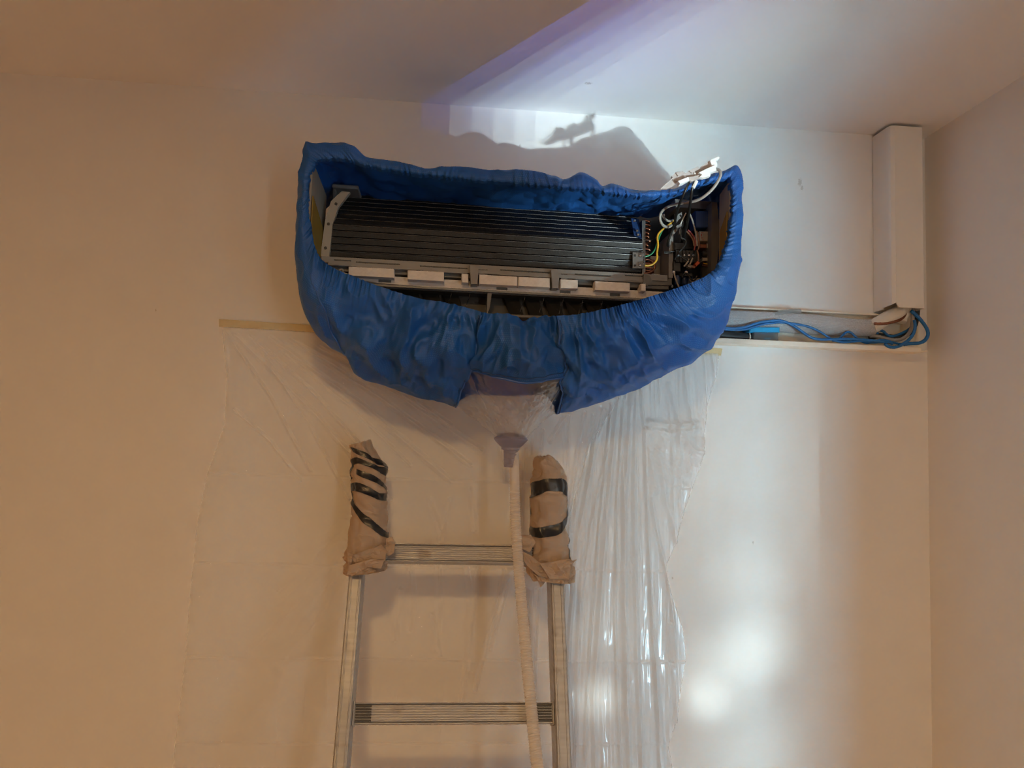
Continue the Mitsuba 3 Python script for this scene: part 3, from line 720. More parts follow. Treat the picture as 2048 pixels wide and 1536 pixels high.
# clear funnel
loop = np.vstack([Gp[::6, -1], [P(1131, 770, .24), P(1122, 797, .20), P(1112, 826, .165)], bot[::-5][1:-1], [P(912, 812, .165), P(922, 787, .20), P(932, 760, .24)]])
sl_ = np.r_[0, np.cumsum(np.linalg.norm(np.diff(np.vstack([loop, loop[:1]]), axis=0), axis=1))]
NL = 360
lp = PchipInterpolator(sl_, np.vstack([loop, loop[:1]]))(np.linspace(0, sl_[-1], NL + 1))
FC = P(1022, 876, .20)
cen = lp[:-1].mean(0)
ang = np.unwrap(np.arctan2(-(lp[:, 1] - cen[1]), lp[:, 0] - cen[0]))
ring = FC + np.stack([.030 * np.cos(ang), -.030 * np.sin(ang), 0 * ang], -1)
tv = np.linspace(0, 1, 80)
ease = tv
gf = lp[:, None] + (ring - lp)[:, None] * ease[None, :, None]
nf = grid_normals(gf); 
cr = (ridged(np.stack([gf[..., 0] / .016, gf[..., 1] / .016, gf[..., 2] / .022], -1), 3, 21) - .6) * .0075 + (ridged(np.stack([ang[:, None] * 1.6 + 0 * gf[..., 0], gf[..., 2] / .2, 0 * gf[..., 0]], -1), 2, 2) - .6) * .005
cr *= np.sin(np.pi * tv.clip(0, 1))[None] ** .6
cr[-1] = cr[0]
gf = gf + nf * cr[..., None]
obj('clear_funnel', trimesh.Trimesh(gf.reshape(-1, 3), grid_faces(*gf.shape[:2]), process=False), 'vinyl_film', bag, 'crumpled clear vinyl funnel', smooth=True)


fl = obj('drain_flange', lathe([(.002, -.0085), (.014, -.0075), (.024, -.0045), (.032, .001), (.035, .005), (.0335, .008), (.026, .016), (.0185, .0225), (.0185, .027), (.0145, .0285), (.0135, .034), (.0145, .035), (.0130, .044), (.0138, .045), (.0125, .055), (.0132, .056), (.012, .062)], P(1022, 873, .20)), 'lilac_vinyl', bag, 'lilac translucent drain flange', smooth=40)

# drain hose
hp = spline(Ps([(1027, 905), (1029, 950), (1030, 1010), (1034, 1090), (1041, 1180), (1050, 1280), (1059, 1380), (1069, 1480), (1076, 1545), (1090, 1680)], [.20, .203, .206, .218, .24, .27, .302, .336, .356, .39]), 1400)
hp = np.vstack([hp, spline([hp[-1], hp[-1] + (0.01, -.02, -.2), (hp[-1][0] + .02, hp[-1][1] - .06, .03)], 60)[1:]])
al = np.r_[0, np.cumsum(np.linalg.norm(np.diff(hp, axis=0), axis=1))]
rad = .0098 + .0011 * np.minimum(al / .6, 1) + .0006 * np.sin(al / .0046 * 2 * np.pi) * np.clip((al - .05) / .05, 0, 1)
single('drain_hose', sweep(hp, rad, 18), 'hose_vinyl', 'ribbed translucent white hose hanging from the funnel in front of the ladder', 'hose', smooth=True)

# ---------------------------------------------------------------- plastic sheet and its tape
tape_t = [(438, 638), (600, 648.5), (800, 660), (1100, 677), (1445, 697)]
tape_b = [(438, 653), (617, 663.5), (800, 674.5), (1100, 691), (1442, 711)]
a_, b_ = PchipInterpolator([0, 1, 2, 3, 4], Ps(tape_t, .004))(np.linspace(0, 4, 60)), PchipInterpolator([0, 1, 2, 3, 4], Ps(tape_b, .004))(np.linspace(0, 4, 60))
gt = np.stack([a_ + (0, .003, 0), a_, b_, b_ + (0, .003, 0)], 1)
single('masking_tape', trimesh.Trimesh(gt.reshape(-1, 3), grid_faces(60, 4), process=False), 'masking_paper', 'long strip of beige masking tape along the top of the clear sheet', 'masking tape', smooth=False)

left_e = np.array([(443, 652), (452, 720), (455, 760), (450, 850), (415, 950), (395, 1050), (380, 1200), (372, 1310), (352, 1480), (345, 1560), (330, 1800)])
right_e = np.array([(1440, 706), (1432, 750), (1416, 800), (1408, 850), (1406, 905), (1392, 950), (1378, 990), (1362, 1040), (1352, 1085), (1332, 1130), (1334, 1160), (1352, 1215), (1366, 1260), (1372, 1318), (1362, 1380), (1354, 1440), (1336, 1490), (1345, 1540), (1350, 1800)])
LE, RE = Ps(left_e, .006), Ps(right_e, .006)
ztop = Ps([(443, 649), (1440, 706)], .006)
NS, NH = 540, 620
tt = np.linspace(0, 1, NH) ** 1.0
zl = LE[0, 2] + (LE[-1, 2] - LE[0, 2]) * tt; zr = RE[0, 2] + (RE[-1, 2] - RE[0, 2]) * tt
xl_ = np.interp(-zl, -LE[:, 2], LE[:, 0]); xr_ = np.interp(-zr, -RE[:, 2], RE[:, 0])
s_ = np.linspace(0, 1, NS)
X = xl_[None] + (xr_ - xl_)[None] * s_[:, None]; Z = zl[None] + (zr - zl)[None] * s_[:, None]
Hh = .006 + .004 * meshkit.noise(np.stack([X / .3, Z / .3, 0 * X], -1))


def ridge(H, pts, wd, amp):
    q = Ps(pts, .01)[:, [0, 2]]
    best = np.full(H.shape, 9.0)
    x0, x1 = q[:, 0].min() - 4 * wd, q[:, 0].max() + 4 * wd; z0, z1 = q[:, 1].min() - 4 * wd, q[:, 1].max() + 4 * wd
    msk = (X > x0) & (X < x1) & (Z > z0) & (Z < z1)
    xx, zz = X[msk], Z[msk]; bd = np.full(xx.shape, 9.0)
    for a, b in zip(q[:-1], q[1:]):
        ab = b - a; L2 = ab @ ab + 1e-12
        k = np.clip(((xx - a[0]) * ab[0] + (zz - a[1]) * ab[1]) / L2, 0, 1)
        bd = np.minimum(bd, np.hypot(xx - a[0] - k * ab[0], zz - a[1] - k * ab[1]))
    H[msk] += amp * np.exp(-(bd / wd) ** 2)


# folds fanning out from the taped left corner
for p0, p1, wd, am in (((450, 660), (620, 940), .003, .006), ((470, 668), (780, 1000), .004, .007), ((500, 672), (730, 900), .003, .007), ((540, 675), (900, 960), .005, .008), ((580, 680), (940, 930), .004, .008), ((610, 690), (960, 900), .006, .009),
                       ((520, 700), (700, 1000), .003, .006), ((445, 660), (452, 760), .003, .003), ((640, 690), (900, 850), .004, .008), ((470, 820), (600, 960), .003, .005), ((560, 700), (820, 930), .003, .004)):
    mid = (.5 * (p0[0] + p1[0]) + 6, .5 * (p0[1] + p1[1]) - 6)
    ridge(Hh, [p0, mid, p1], wd, am)
# broad folds pulled toward the ladder's left side
for p0, p1, wd, am in (((700, 1050), (560, 1180), .018, .012), ((700, 1090), (500, 1300), .022, .014), ((705, 1140), (560, 1330), .016, .010), ((700, 1180), (480, 1460), .022, .010), ((700, 1075), (600, 1100), .02, .010)):
    ridge(Hh, [p0, p1], wd, am)
# upright pleats on the right
for pts, wd, am in (([(1134, 828), (1100, 882)], .004, .006), ([(1146, 800), (1130, 850), (1134, 940), (1120, 1040)], .005, .006), ([(1170, 825), (1136, 1028), (1120, 1160)], .003, .006), ([(1201, 815), (1152, 1089), (1140, 1250), (1132, 1420), (1130, 1560)], .004, .008),
                    ([(1222, 810), (1196, 1060), (1178, 1296), (1170, 1427), (1168, 1560)], .003, .007), ([(1234, 800), (1211, 1036), (1198, 1231), (1186, 1394), (1190, 1560)], .006, .010), ([(1245, 800), (1230, 1036), (1229, 1231), (1233, 1361), (1240, 1560)], .003, .007),
                    ([(1262, 785), (1246, 1000), (1247, 1150), (1250, 1350), (1258, 1560)], .006, .012), ([(1268, 780), (1266, 1000), (1268, 1150), (1274, 1350), (1282, 1560)], .005, .010), ([(1279, 780), (1287, 872), (1294, 1089), (1302, 1231), (1308, 1329), (1320, 1560)], .003, .008),
                    ([(1300, 1000), (1318, 1089), (1334, 1156), (1345, 1240), (1350, 1330)], .004, .007), ([(1313, 900), (1330, 1000), (1352, 1085)], .006, .007), ([(1308, 1320), (1314, 1400), (1324, 1490), (1325, 1560)], .006, .008), ([(1180, 950), (1165, 1100), (1155, 1300), (1150, 1560)], .004, .006),
                    ([(1213, 900), (1180, 1050), (1162, 1200)], .003, .005), ([(1340, 1250), (1344, 1330), (1352, 1440)], .006, .008), ([(1187, 830), (1160, 960), (1144, 1060)], .003, .005), ([(1210, 820), (1175, 960), (1160, 1080)], .003, .005),
                    ([(1336, 770), (1355, 850), (1378, 850)], .005, .008), ([(1366, 740), (1372, 800), (1382, 850)], .005, .008), ([(1295, 845), (1340, 850), (1390, 846)], .006, .010), ([(1292, 860), (1340, 866), (1395, 860)], .006, .008), ([(1290, 860), (1296, 920), (1310, 980)], .006, .008),
                    ([(820, 1140), (826, 1200), (818, 1260)], .006, .006), ([(876, 1120), (880, 1200), (870, 1300)], .006, .006), ([(935, 1120), (945, 1180), (938, 1260), (940, 1340)], .008, .008), ([(958, 1130), (930, 1340), (920, 1440)], .004, .005), ([(1010, 1140), (965, 1320), (950, 1380)], .003, .005),
                    ([(1020, 1150), (980, 1300)], .003, .005), ([(865, 1230), (880, 1310)], .004, .005), ([(1050, 900), (1040, 1060)], .004, .004), ([(1000, 890), (1010, 960)], .004, .005), ([(1085, 860), (1080, 920)], .003, .005), ([(1065, 850), (1060, 910)], .003, .005),
                    ([(1075, 1180), (1068, 1300), (1062, 1480)], .005, .006), ([(1060, 1180), (1045, 1330)], .004, .005), ([(800, 1180), (790, 1280)], .006, .005), ([(900, 1000), (880, 1080)], .005, .004), ([(860, 1000), (880, 1060)], .005, .004), ([(940, 980), (950, 1060)], .006, .005)):
    ridge(Hh, [(x, y) for x, y in pts], wd, am)
# packing creases across
for y in (955, 1131, 1318, 1487):
    zc = P(700, y, .01)[2]
    Hh += .0016 * np.exp(-((Z - zc) / .0022) ** 2) * (.35 + meshkit.noise(np.stack([X / .05, Z * 0 + y, 0 * X], -1)))
px_right = np.clip((X - P(1285, 850, .01)[0]) / .03, 0, 1)
zc = P(1300, 905, .01)[2]
crz = np.exp(-((Z - zc) / .10) ** 2)
qx, qz = X * .8 + Z * .6, Z * .8 - X * .6
qw = .03 * (meshkit.fbm(np.stack([X / .06, Z / .06, 0 * X + 21], -1), 2) - .5)
Hh += px_right * crz * ((ridged(np.stack([(qx + qw) / .038, (qz - qw) / .055, 0 * X + 3], -1), 2, 11) - .45) * .020 + (ridged(np.stack([(qz + qw) / .022, (qx - qw) / .03, 0 * X + 5], -1), 2, 12) - .45) * .008)
band = np.exp(-((X - P(1256, 1200, .01)[0]) / .018) ** 2)
Hh += band * (ridged(np.stack([X / .012, Z / .03, 0 * X + 8], -1), 2, 5) - .5) * .006
Hh += (ridged(np.stack([X / .10, Z / .22, 0 * X + 1], -1), 2, 15) - .5) * .006 + (meshkit.noise(np.stack([X / .03, Z / .06, 0 * X + 4], -1)) - .5) * .0008
pin = np.clip((ztop[0, 2] + (ztop[1, 2] - ztop[0, 2]) * s_[:, None] - Z) / .05, .06, 1)
Y = -(np.clip(Hh * pin, .0015, None))
sheet = thing('plastic_sheet', 'large clear pleated plastic sheet taped to the wall under the air conditioner', 'plastic sheet')
obj('film', trimesh.Trimesh(np.stack([X, Y, Z], -1).reshape(-1, 3), grid_faces(NS, NH), process=False), 'sheet_film', sheet, smooth=True)
# on the right the sheet is doubled over itself in pleats
j0 = 1
gl = Ps([(1236, 790), (1180, 880), (1140, 1020), (1130, 1150), (1128, 1300), (1128, 1560), (1128, 1800)], .01)
sg = np.clip((np.interp(-zl, -gl[:, 2], gl[:, 0]) - xl_) / (xr_ - xl_), .05, .99)
sub = np.linspace(0, 1, 300)
ss = sg[None] + (.997 - sg)[None] * sub[:, None]
iy = np.arange(NH)
def at_s(A):
    k = ss * (NS - 1); i0 = np.clip(k.astype(int), 0, NS - 2); fk = k - i0
    return A[i0, iy[None]] * (1 - fk) + A[i0 + 1, iy[None]] * fk
X2, Y2, Z2 = at_s(X), at_s(Y), at_s(Z)
wob = .004 * meshkit.fbm(np.stack([X2 / .010, Z2 / .14, 0 * X2 + 2], -1), 2) + .007 * ridged(np.stack([X2 / .020 + Z2 / .5, Z2 / .40, 0 * X2 + 6], -1), 2, 31) ** 3
Y2 = Y2 - .0012 - wob
g2 = np.stack([X2, Y2, Z2], -1)[:, j0:]
obj('gathered_layer', trimesh.Trimesh(g2.reshape(-1, 3), grid_faces(*g2.shape[:2]), process=False), 'gathered_film', sheet, 'doubled pleats of the sheet, whiter than the rest', smooth=True)

# ---------------------------------------------------------------- ladder with padded tips
lad = thing('ladder', 'aluminium ladder leaning against the wall below the blue bag, tips wrapped in cardboard', 'ladder')
A1, A2 = .5 * (P(697, 1160, .2) + P(1128, 1160, .2)), .5 * (P(669, 1536, .33) + P(1139, 1536, .33))
e_up = (A1 - A2) / np.linalg.norm(A1 - A2); e_x = np.array([1.0, 0, 0]); e_x -= e_up * (e_x @ e_up); e_x /= np.linalg.norm(e_x); e_f = np.cross(e_x, e_up)
if e_f[1] > 0: e_f = -e_f
HALF = .2125
Lf = lambda a, f, h: A1 + e_x * a + e_f * f + e_up * h          # across, toward the viewer, along


def lbox(a0, a1, f0, f1, h0, h1, bev=.002):
    m = box((a0, f0, h0), (a1, f1, h1), bev); v = m.vertices
    m = trimesh.Trimesh(A1 + v[:, :1] * e_x + v[:, 1:2] * e_f + v[:, 2:] * e_up, m.faces, process=False); m.fix_normals(); return m


h_top = .26
h_bot = -(A1[2] - .01) / e_up[2]
for sg in (-1, 1):
    o, i = sg * HALF, sg * (HALF - .027)
    lo, hi = min(o, i), max(o, i)
    rail = obj('rail', cat([lbox(lo, hi, -.058, 0, h_bot, h_top, .0025)]), 'aluminium', lad)
    obj('rail_rib', lbox(lo + .005, lo + .0075, -.002, .0012, h_bot, h_top, .0005), 'aluminium', rail)
    obj('rail_rib', lbox(hi - .0075, hi - .005, -.002, .0012, h_bot, h_top, .0005), 'aluminium', rail)
h1 = (P(900, 1104, .185)[2] - A1[2]) / e_up[2]; h2 = (P(908, 1424, .292)[2] - A1[2]) / e_up[2]
for k in range(6):
    h = h1 + (h2 - h1) * k
    if h < h_bot + .1: break
    rg = obj('rung', lbox(-HALF + .02, HALF - .02, -.042, -.012, h - .0165, h + .0165, .003), 'aluminium', lad)
    if k < 2:
        for j in range(6):
            hh = h - .011 + .0044 * j
            obj('rung_ridge', lbox(-HALF + .028, HALF - .028, -.013, -.0106, hh - .0007, hh + .0007, .0004), 'aluminium', rg)
        obj('rung_flange', lbox(-HALF + .026, HALF - .026, -.03, -.010, h - .0185, h - .0160, .0006), 'aluminium', rg)
        obj('rung_flange', lbox(-HALF + .026, HALF - .026, -.03, -.010, h + .0160, h + .0180, .0006), 'aluminium', rg)
        for sg in (-1, 1):
            x0 = sg * (HALF - .031)
            obj('grip_ridges', cat([lbox(x0 - sg * .001, x0 - sg * .030, -.0125, -.0088, h - .012 + .0048 * j - .0014, h - .012 + .0048 * j + .0014, .0005) for j in range(6)]), 'dark_dirt', rg, 'dark worn grip ridges')
# small rung end plates
for sg in (-1, 1):
    for h in (h1, h2):
        obj('rung_collar', lbox(sg * (HALF - .0305), sg * (HALF - .0275), -.046, -.006, h - .021, h + .021, .001), 'aluminium', lad)


def wrap(name, label, side, outline, d0, d1, tapes, seed):
    """A cardboard tube around a ladder tip: outline rows (y, xl, xr, depth front) from top to bottom."""
    y = np.array([o[0] for o in outline], float)
    n = 90
    yy = np.linspace(y[0], y[-1], n)
    xl = np.interp(yy, y, [o[1] for o in outline]); xr = np.interp(yy, y, [o[2] for o in outline])
    sk = np.interp(yy, y, [o[3] for o in outline])
    ns = 110
    th = np.arange(ns + 1) * 2 * np.pi / ns
    e = 2.6
    cx_, cy_ = np.sign(np.cos(th)) * np.abs(np.cos(th)) ** (2 / e), np.sign(np.sin(th)) * np.abs(np.sin(th)) ** (2 / e)
    V = np.zeros((n, ns + 1, 3))
    for k in range(n):
        f = (yy[k] - y[0]) / (y[-1] - y[0])
        dm = d0 + (d1 - d0) * f           # distance of the tube's axis
        L_, R_ = P(xl[k], yy[k] - sk[k], dm), P(xr[k], yy[k] + sk[k], dm)
        c = .5 * (L_ + R_); hx = .5 * (R_ - L_)
        V[k] = c + cx_[:, None] * hx + cy_[:, None] * np.array([0, -.051, 0])
    pts = np.stack([np.cos(th)[None] * 1.2 + 0 * yy[:, None], np.sin(th)[None] * 1.2 + 0 * yy[:, None], (yy[:, None] + 0 * th[None]) / 40], -1)
    nn = grid_normals(V); cc = V.mean(1, keepdims=True)
    if ((V - cc) * nn).sum(-1).mean() < 0: nn = -nn
    fr = np.linspace(0, 1, n)[:, None]
    dis = (ridged(pts * 1.1, 3, seed) - .6) * .009 - .005 * (ridged(pts * np.array([.5, .5, 1.6]), 1, seed + 2) ** 8)
    dis = dis + np.clip((fr - .78) / .1, 0, 1) * (ridged(pts * np.array([2.2, 2.2, 3.0]), 3, seed + 4) - .55) * .022 + np.clip((.07 - fr) / .07, 0, 1) * (ridged(pts * 2.5, 2, seed + 9) - .6) * .012
    dis[:, -1] = dis[:, 0]
    V = V + nn * dis[..., None]
    cap = V[0].mean(0) + (0, 0, -.004)
    W = np.vstack([V.reshape(-1, 3)])
    Fc = grid_faces(n, ns + 1)
    key = thing(name, label, 'cardboard', 'taped cardboard pads on the ladder tips')
    m = trimesh.Trimesh(W, Fc, process=False)
    cf = trimesh.Trimesh(np.vstack([V[0, :-1], cap[None]]), [[i, (i + 1) % ns, ns] for i in range(ns)], process=False)
    inner = V[:, :, :] * 1.0 + 0
    obj('sleeve', cat([m, cf]), 'cardboard', key, smooth=28)
    # tapes: polylines (theta degrees, y), half width px
    for j, (line, hw) in enumerate(tapes):
        line = np.array(line, float)
        q = np.linspace(0, 1, 60)
        arc = np.r_[0, np.cumsum(np.hypot(np.diff(line[:, 0]) * .6, np.diff(line[:, 1])))]; arc /= arc[-1]
        tth, ty = PchipInterpolator(arc, line[:, 0])(q), PchipInterpolator(arc, line[:, 1])(q)
        hwv = hw * (1 + .12 * np.sin(q * 9 + j))
        g = []
        for s in np.linspace(-1, 1, 7):
            y_ = np.clip(ty + s * hwv, y[0] + 1, y[-1] - 1); k = (y_ - y[0]) / (y[-1] - y[0]) * (n - 1); i0 = np.clip(k.astype(int), 0, n - 2); fk = (k - i0)[:, None]
            a = (tth % 360) / 360 * ns; j0 = a.astype(int) % ns; fa = (a - np.floor(a))[:, None]
            def bil(A): return (A[i0, j0] * (1 - fk) + A[i0 + 1, j0] * fk) * (1 - fa) + (A[i0, j0 + 1] * (1 - fk) + A[i0 + 1, j0 + 1] * fk) * fa
            g.append(bil(V) + bil(nn) * .0014)
        g = np.stack(g, 1)
        obj('tape', trimesh.Trimesh(g.reshape(-1, 3), grid_faces(60, 7), process=False), 'black_tape', key, 'black adhesive tape' if j == 0 else None, smooth=True)
    return key, V


lw, VL = wrap('cardboard_padding', 'brown cardboard taped in black around the left tip of the ladder', -1,
              [(886, 705, 738, -4), (900, 704, 752, 3), (915, 704, 764, 8), (930, 704, 775, 8), (950, 703, 772, 8), (980, 705, 774, 8), (1030, 704, 777, 8), (1060, 701, 775, 6), (1085, 697, 776, 2), (1105, 694, 775, 0), (1120, 697, 772, -2), (1142, 696, 766, -6)], .086, .160,
              [([(-10, 925), (40, 917), (90, 908), (130, 901)], 6), ([(0, 940), (60, 930), (110, 924), (140, 930), (165, 950), (185, 970)], 6), ([(0, 975), (40, 958), (90, 950), (125, 946)], 6), ([(-10, 985), (50, 985), (110, 976), (175, 984), (200, 990)], 8), ([(-5, 1066), (40, 1057), (85, 1040), (125, 1020), (160, 1000), (185, 985)], 8)], 3)
rw, VR = wrap('cardboard_padding', 'brown cardboard taped in black around the right tip of the ladder beside the hose', 1,
              [(912, 1078, 1096, -2), (922, 1072, 1116, 6), (940, 1067, 1128, 6), (960, 1063, 1131, 4), (1000, 1061, 1134, 3), (1060, 1060, 1134, 2), (1090, 1064, 1136, 2), (1115, 1058, 1139, 4), (1135, 1056, 1142, 5), (1158, 1068, 1138, 4)], .086, .160,
              [([(20, 985), (55, 966), (95, 968), (135, 978), (175, 985)], 13), ([(20, 1010), (30, 985), (48, 962), (60, 958)], 5), ([(32, 972), (24, 1005), (21, 1052)], 5), ([(15, 1015), (45, 1040), (90, 1056), (135, 1063), (180, 1063)], 10), ([(38, 1112), (30, 1100), (20, 1088), (5, 1075)], 6), ([(170, 1032), (178, 1022), (186, 1010)], 5)], 11)
# torn flaps at the lower ends


def flap(pts, d, parent, seed, th=.003):
    q = Ps(pts, d); c = q.mean(0)
    n = 5
    ring = [q]
    g = []
    for k in range(n + 1):
        g.append(c + (q - c) * (k / n))
    g = np.stack(g, 1)
    g = np.concatenate([g, g[:1]], 0)
    g[..., 1] += (ridged(g / .02, 2, seed) - .5) * .016
    fr = trimesh.Trimesh(g.reshape(-1, 3), grid_faces(*g.shape[:2]), process=False)
    bk = fr.copy(); bk.apply_translation((0, th, 0))
    obj('torn_flap', cat([fr, bk]), 'cardboard', parent, smooth=20)


def dense(pts, k=4):
    out = []
    for a, b in zip(pts, pts[1:] + pts[:1]):
        for i in range(k): out.append((a[0] + (b[0] - a[0]) * i / k, a[1] + (b[1] - a[1]) * i / k))
    return out


flap(dense([(700, 1112), (735, 1100), (762, 1090), (772, 1100), (770, 1122), (740, 1132), (710, 1128)]), 0.208, lw, 2)
flap(dense([(697, 1132), (740, 1118), (768, 1120), (762, 1138), (735, 1134), (720, 1150), (693, 1152)]), 0.216, lw, 3)
flap(dense([(772, 1078), (784, 1074), (790, 1088), (788, 1106), (778, 1112), (771, 1108)]), 0.201, lw, 4)
flap(dense([(694, 1104), (706, 1108), (704, 1122), (700, 1140), (696, 1130)]), 0.206, lw, 5)
flap(dense([(1046, 1104), (1060, 1110), (1085, 1130), (1105, 1142), (1100, 1158), (1075, 1150), (1056, 1134), (1048, 1122)]), 0.212, rw, 6)
flap(dense([(1066, 1148), (1078, 1154), (1092, 1160), (1090, 1168), (1081, 1175), (1076, 1160)]), 0.206, rw, 7)
flap(dense([(1040, 1072), (1062, 1070), (1072, 1085), (1060, 1105), (1044, 1098)]), 0.198, rw, 8)
flap(dense([(1136, 1118), (1146, 1122), (1155, 1120), (1147, 1128), (1138, 1130)]), 0.206, rw, 9)
flap(dense([(1080, 1128), (1140, 1118), (1142, 1136), (1138, 1160), (1100, 1158)]), 0.220, rw, 12)

# ---------------------------------------------------------------- upright pipe duct
dx0, dx1, dd = 1.022, 1.104, .075
dzb = 2.006
du = thing('pipe_duct', 'tall white plastic pipe duct running up to the ceiling in the corner', 'pipe duct')
from shapely.geometry import Polygon as _Poly
prof = [(dx0, -.002), (dx0, -dd + .012), (dx0 + .0035, -dd + .0035), (dx0 + .012, -dd), (dx1 - .002, -dd), (dx1, -dd + .002), (dx1, -.002), (dx1 - .003, -.002), (dx1 - .003, -dd + .003), (dx0 + .012, -dd + .003), (dx0 + .0045, -dd + .0055), (dx0 + .003, -dd + .012), (dx0 + .003, -.002)]
m = trimesh.creation.extrude_polygon(_Poly(prof), Z1 - .007 - dzb, engine='earcut'); m.apply_translation((0, 0, dzb))
notch = m3.Manifold.hull_points([(dx0 - .01, -dd - .01, dzb - .002), (dx0 + .012, -dd - .01, dzb + .011), (dx0 + .02, -dd - .01, dzb - .002), (dx0 - .01, -dd + .035, dzb - .002), (dx0 + .012, -dd + .035, dzb + .009), (dx0 + .02, -dd + .035, dzb - .002)])
mm = m3.Manifold(m3.Mesh(np.asarray(m.vertices, np.float32), np.asarray(m.faces, np.uint32)))
try:
    cut = tm(mm - notch)
    m = cut if len(cut.faces) else m
except Exception:
    pass
obj('cover', m, 'white_trim', du, smooth=25)

# ---------------------------------------------------------------- open cable tray
ct = thing('cable_tray', 'open cream cable tray with its cover off between the blue bag and the corner', 'cable tray')
tx0, tx1 = P(1412, 690, 0)[0], 1.135
zt, zb = P(1600, 621, .03)[2], P(1600, 692, .03)[2]
obj('tray_back', box((tx0, -.004, zb), (tx1, -.0005, zt), .0005), 'tray_plastic', ct)
obj('tray_floor', box((tx0, -.056, zb - .003), (tx1 - .012, -.0005, zb), .0008), 'tray_plastic', ct)
obj('tray_lip', box((tx0, -.058, zb - .006), (tx1 - .03, -.055, zb + .006), .001), 'tray_plastic', ct)
obj('tray_top', box((tx0, -.022, zt - .001), (1.03, -.0005, zt + .003), .0008), 'tray_plastic', ct)


def flat_tube(pts, d, r, ry, n=60, sides=24):
    m = tube(pts, d, 1.0, n=n, sides=sides)
    return m


def uv_tube(pts, d, r, n=90, sides=28):
    q = spline(Ps(pts, d), n); rr = np.interp(np.linspace(0, 1, n), np.linspace(0, 1, len(r)), r)
    m = sweep(q, rr, sides, caps=False)
    al = np.r_[0, np.cumsum(np.linalg.norm(np.diff(q, axis=0), axis=1))]
    a = np.arange(sides) / sides * 2 * np.pi * np.mean(rr)
    return m, np.stack([np.repeat(al, sides), np.tile(a, n)], -1)


m, uv = uv_tube([(1400, 640), (1470, 641), (1560, 645), (1640, 650), (1700, 655), (1745, 655)], .028, [.0235, .0235, .0235, .0235, .022, .020])
single('insulated_pipe', m, 'white_sleeve', 'thick white quilted insulation sleeve lying in the open cable tray', 'pipe', 'pipes in the open tray', smooth=True, uv=uv)
single('insulated_pipe', tube([(1742, 655), (1760, 645), (1780, 633), (1795, 624), (1806, 612)], [.034, .036, .038, .038, .038], [.0165] * 40, n=40, sides=16), 'white_wrap', 'torn white pipe wrap bending up into the duct, left one', 'pipe', 'pipes in the open tray', smooth=True)
single('insulated_pipe', tube([(1802, 644), (1806, 634), (1812, 624), (1816, 610)], [.03, .03, .032, .034], [.0125] * 30, n=30, sides=16), 'white_wrap', 'torn white pipe wrap bending up into the duct, right one', 'pipe', 'pipes in the open tray', smooth=True)
single('copper_pipe', tube([(1749, 647), (1770, 647), (1790, 643), (1802, 638), (1812, 626)], [.052, .05, .048, .044, .04], .0035), 'copper', 'bare copper pipe beside the torn white pipe wrap', 'pipe', smooth=True)
single('black_hose', tube([(1405, 667), (1440, 669), (1470, 674), (1500, 676), (1507, 676)], [.032, .032, .032, .032, .032], .0118), 'hose_black', 'short thick black hose in the tray between the bag and the pump', 'hose', smooth=True)
pu = thing('condensate_pump', 'small condensate pump with a bright blue lid and smoky clear tank in the tray', 'pump')
obj('tank', bx(1507, 663, 1557, 683, .05, .035, .002, .01), 'pump_glass', pu, 'smoky clear tank')
obj('lid', bx(1499, 654, 1560, 664, .053, .042, .002, .012), 'pump_blue', pu, 'bright blue lid')
obj('float', bx(1529, 675, 1541, 684, .038, .02, .0015, 0), 'pump_blue', pu)
obj('inner_wall', bx(1512, 668, 1550, 686, .022, .004, .001, 0), 'dark_plastic', pu)
obj('nozzle', cyl(P(1548, 657, .035), (0, 0, 1), .0045, .012, 16, bev=.001), 'pump_blue', pu)
obj('tank_neck', cyl(P(1500, 675, .032), (1, 0, 0), .0105, .010, 20), 'dark_plastic', pu)
tie = [(np.cos(a) * .0128, np.sin(a) * .0128) for a in np.linspace(0, 2 * np.pi, 25)]
tc = P(1496, 675, .032)
single('cable_tie', cat([sweep(np.array([tc + (0, a, b) for a, b in tie]), .0016, 6), box(tc + (-.002, -.017, .010), tc + (.003, -.011, .016), .0006)]), 'white_plastic', 'white cable tie clamping the black hose to the pump', 'cable tie')
single('clear_hose', tube([(1547, 650), (1547, 640), (1550, 632), (1560, 626), (1575, 623), (1600, 622)], [.04, .04, .042, .042, .038, .03], .0056), 'clear_tube', 'clear tube rising from the pump nozzle over the white sleeve', 'hose', smooth=True)
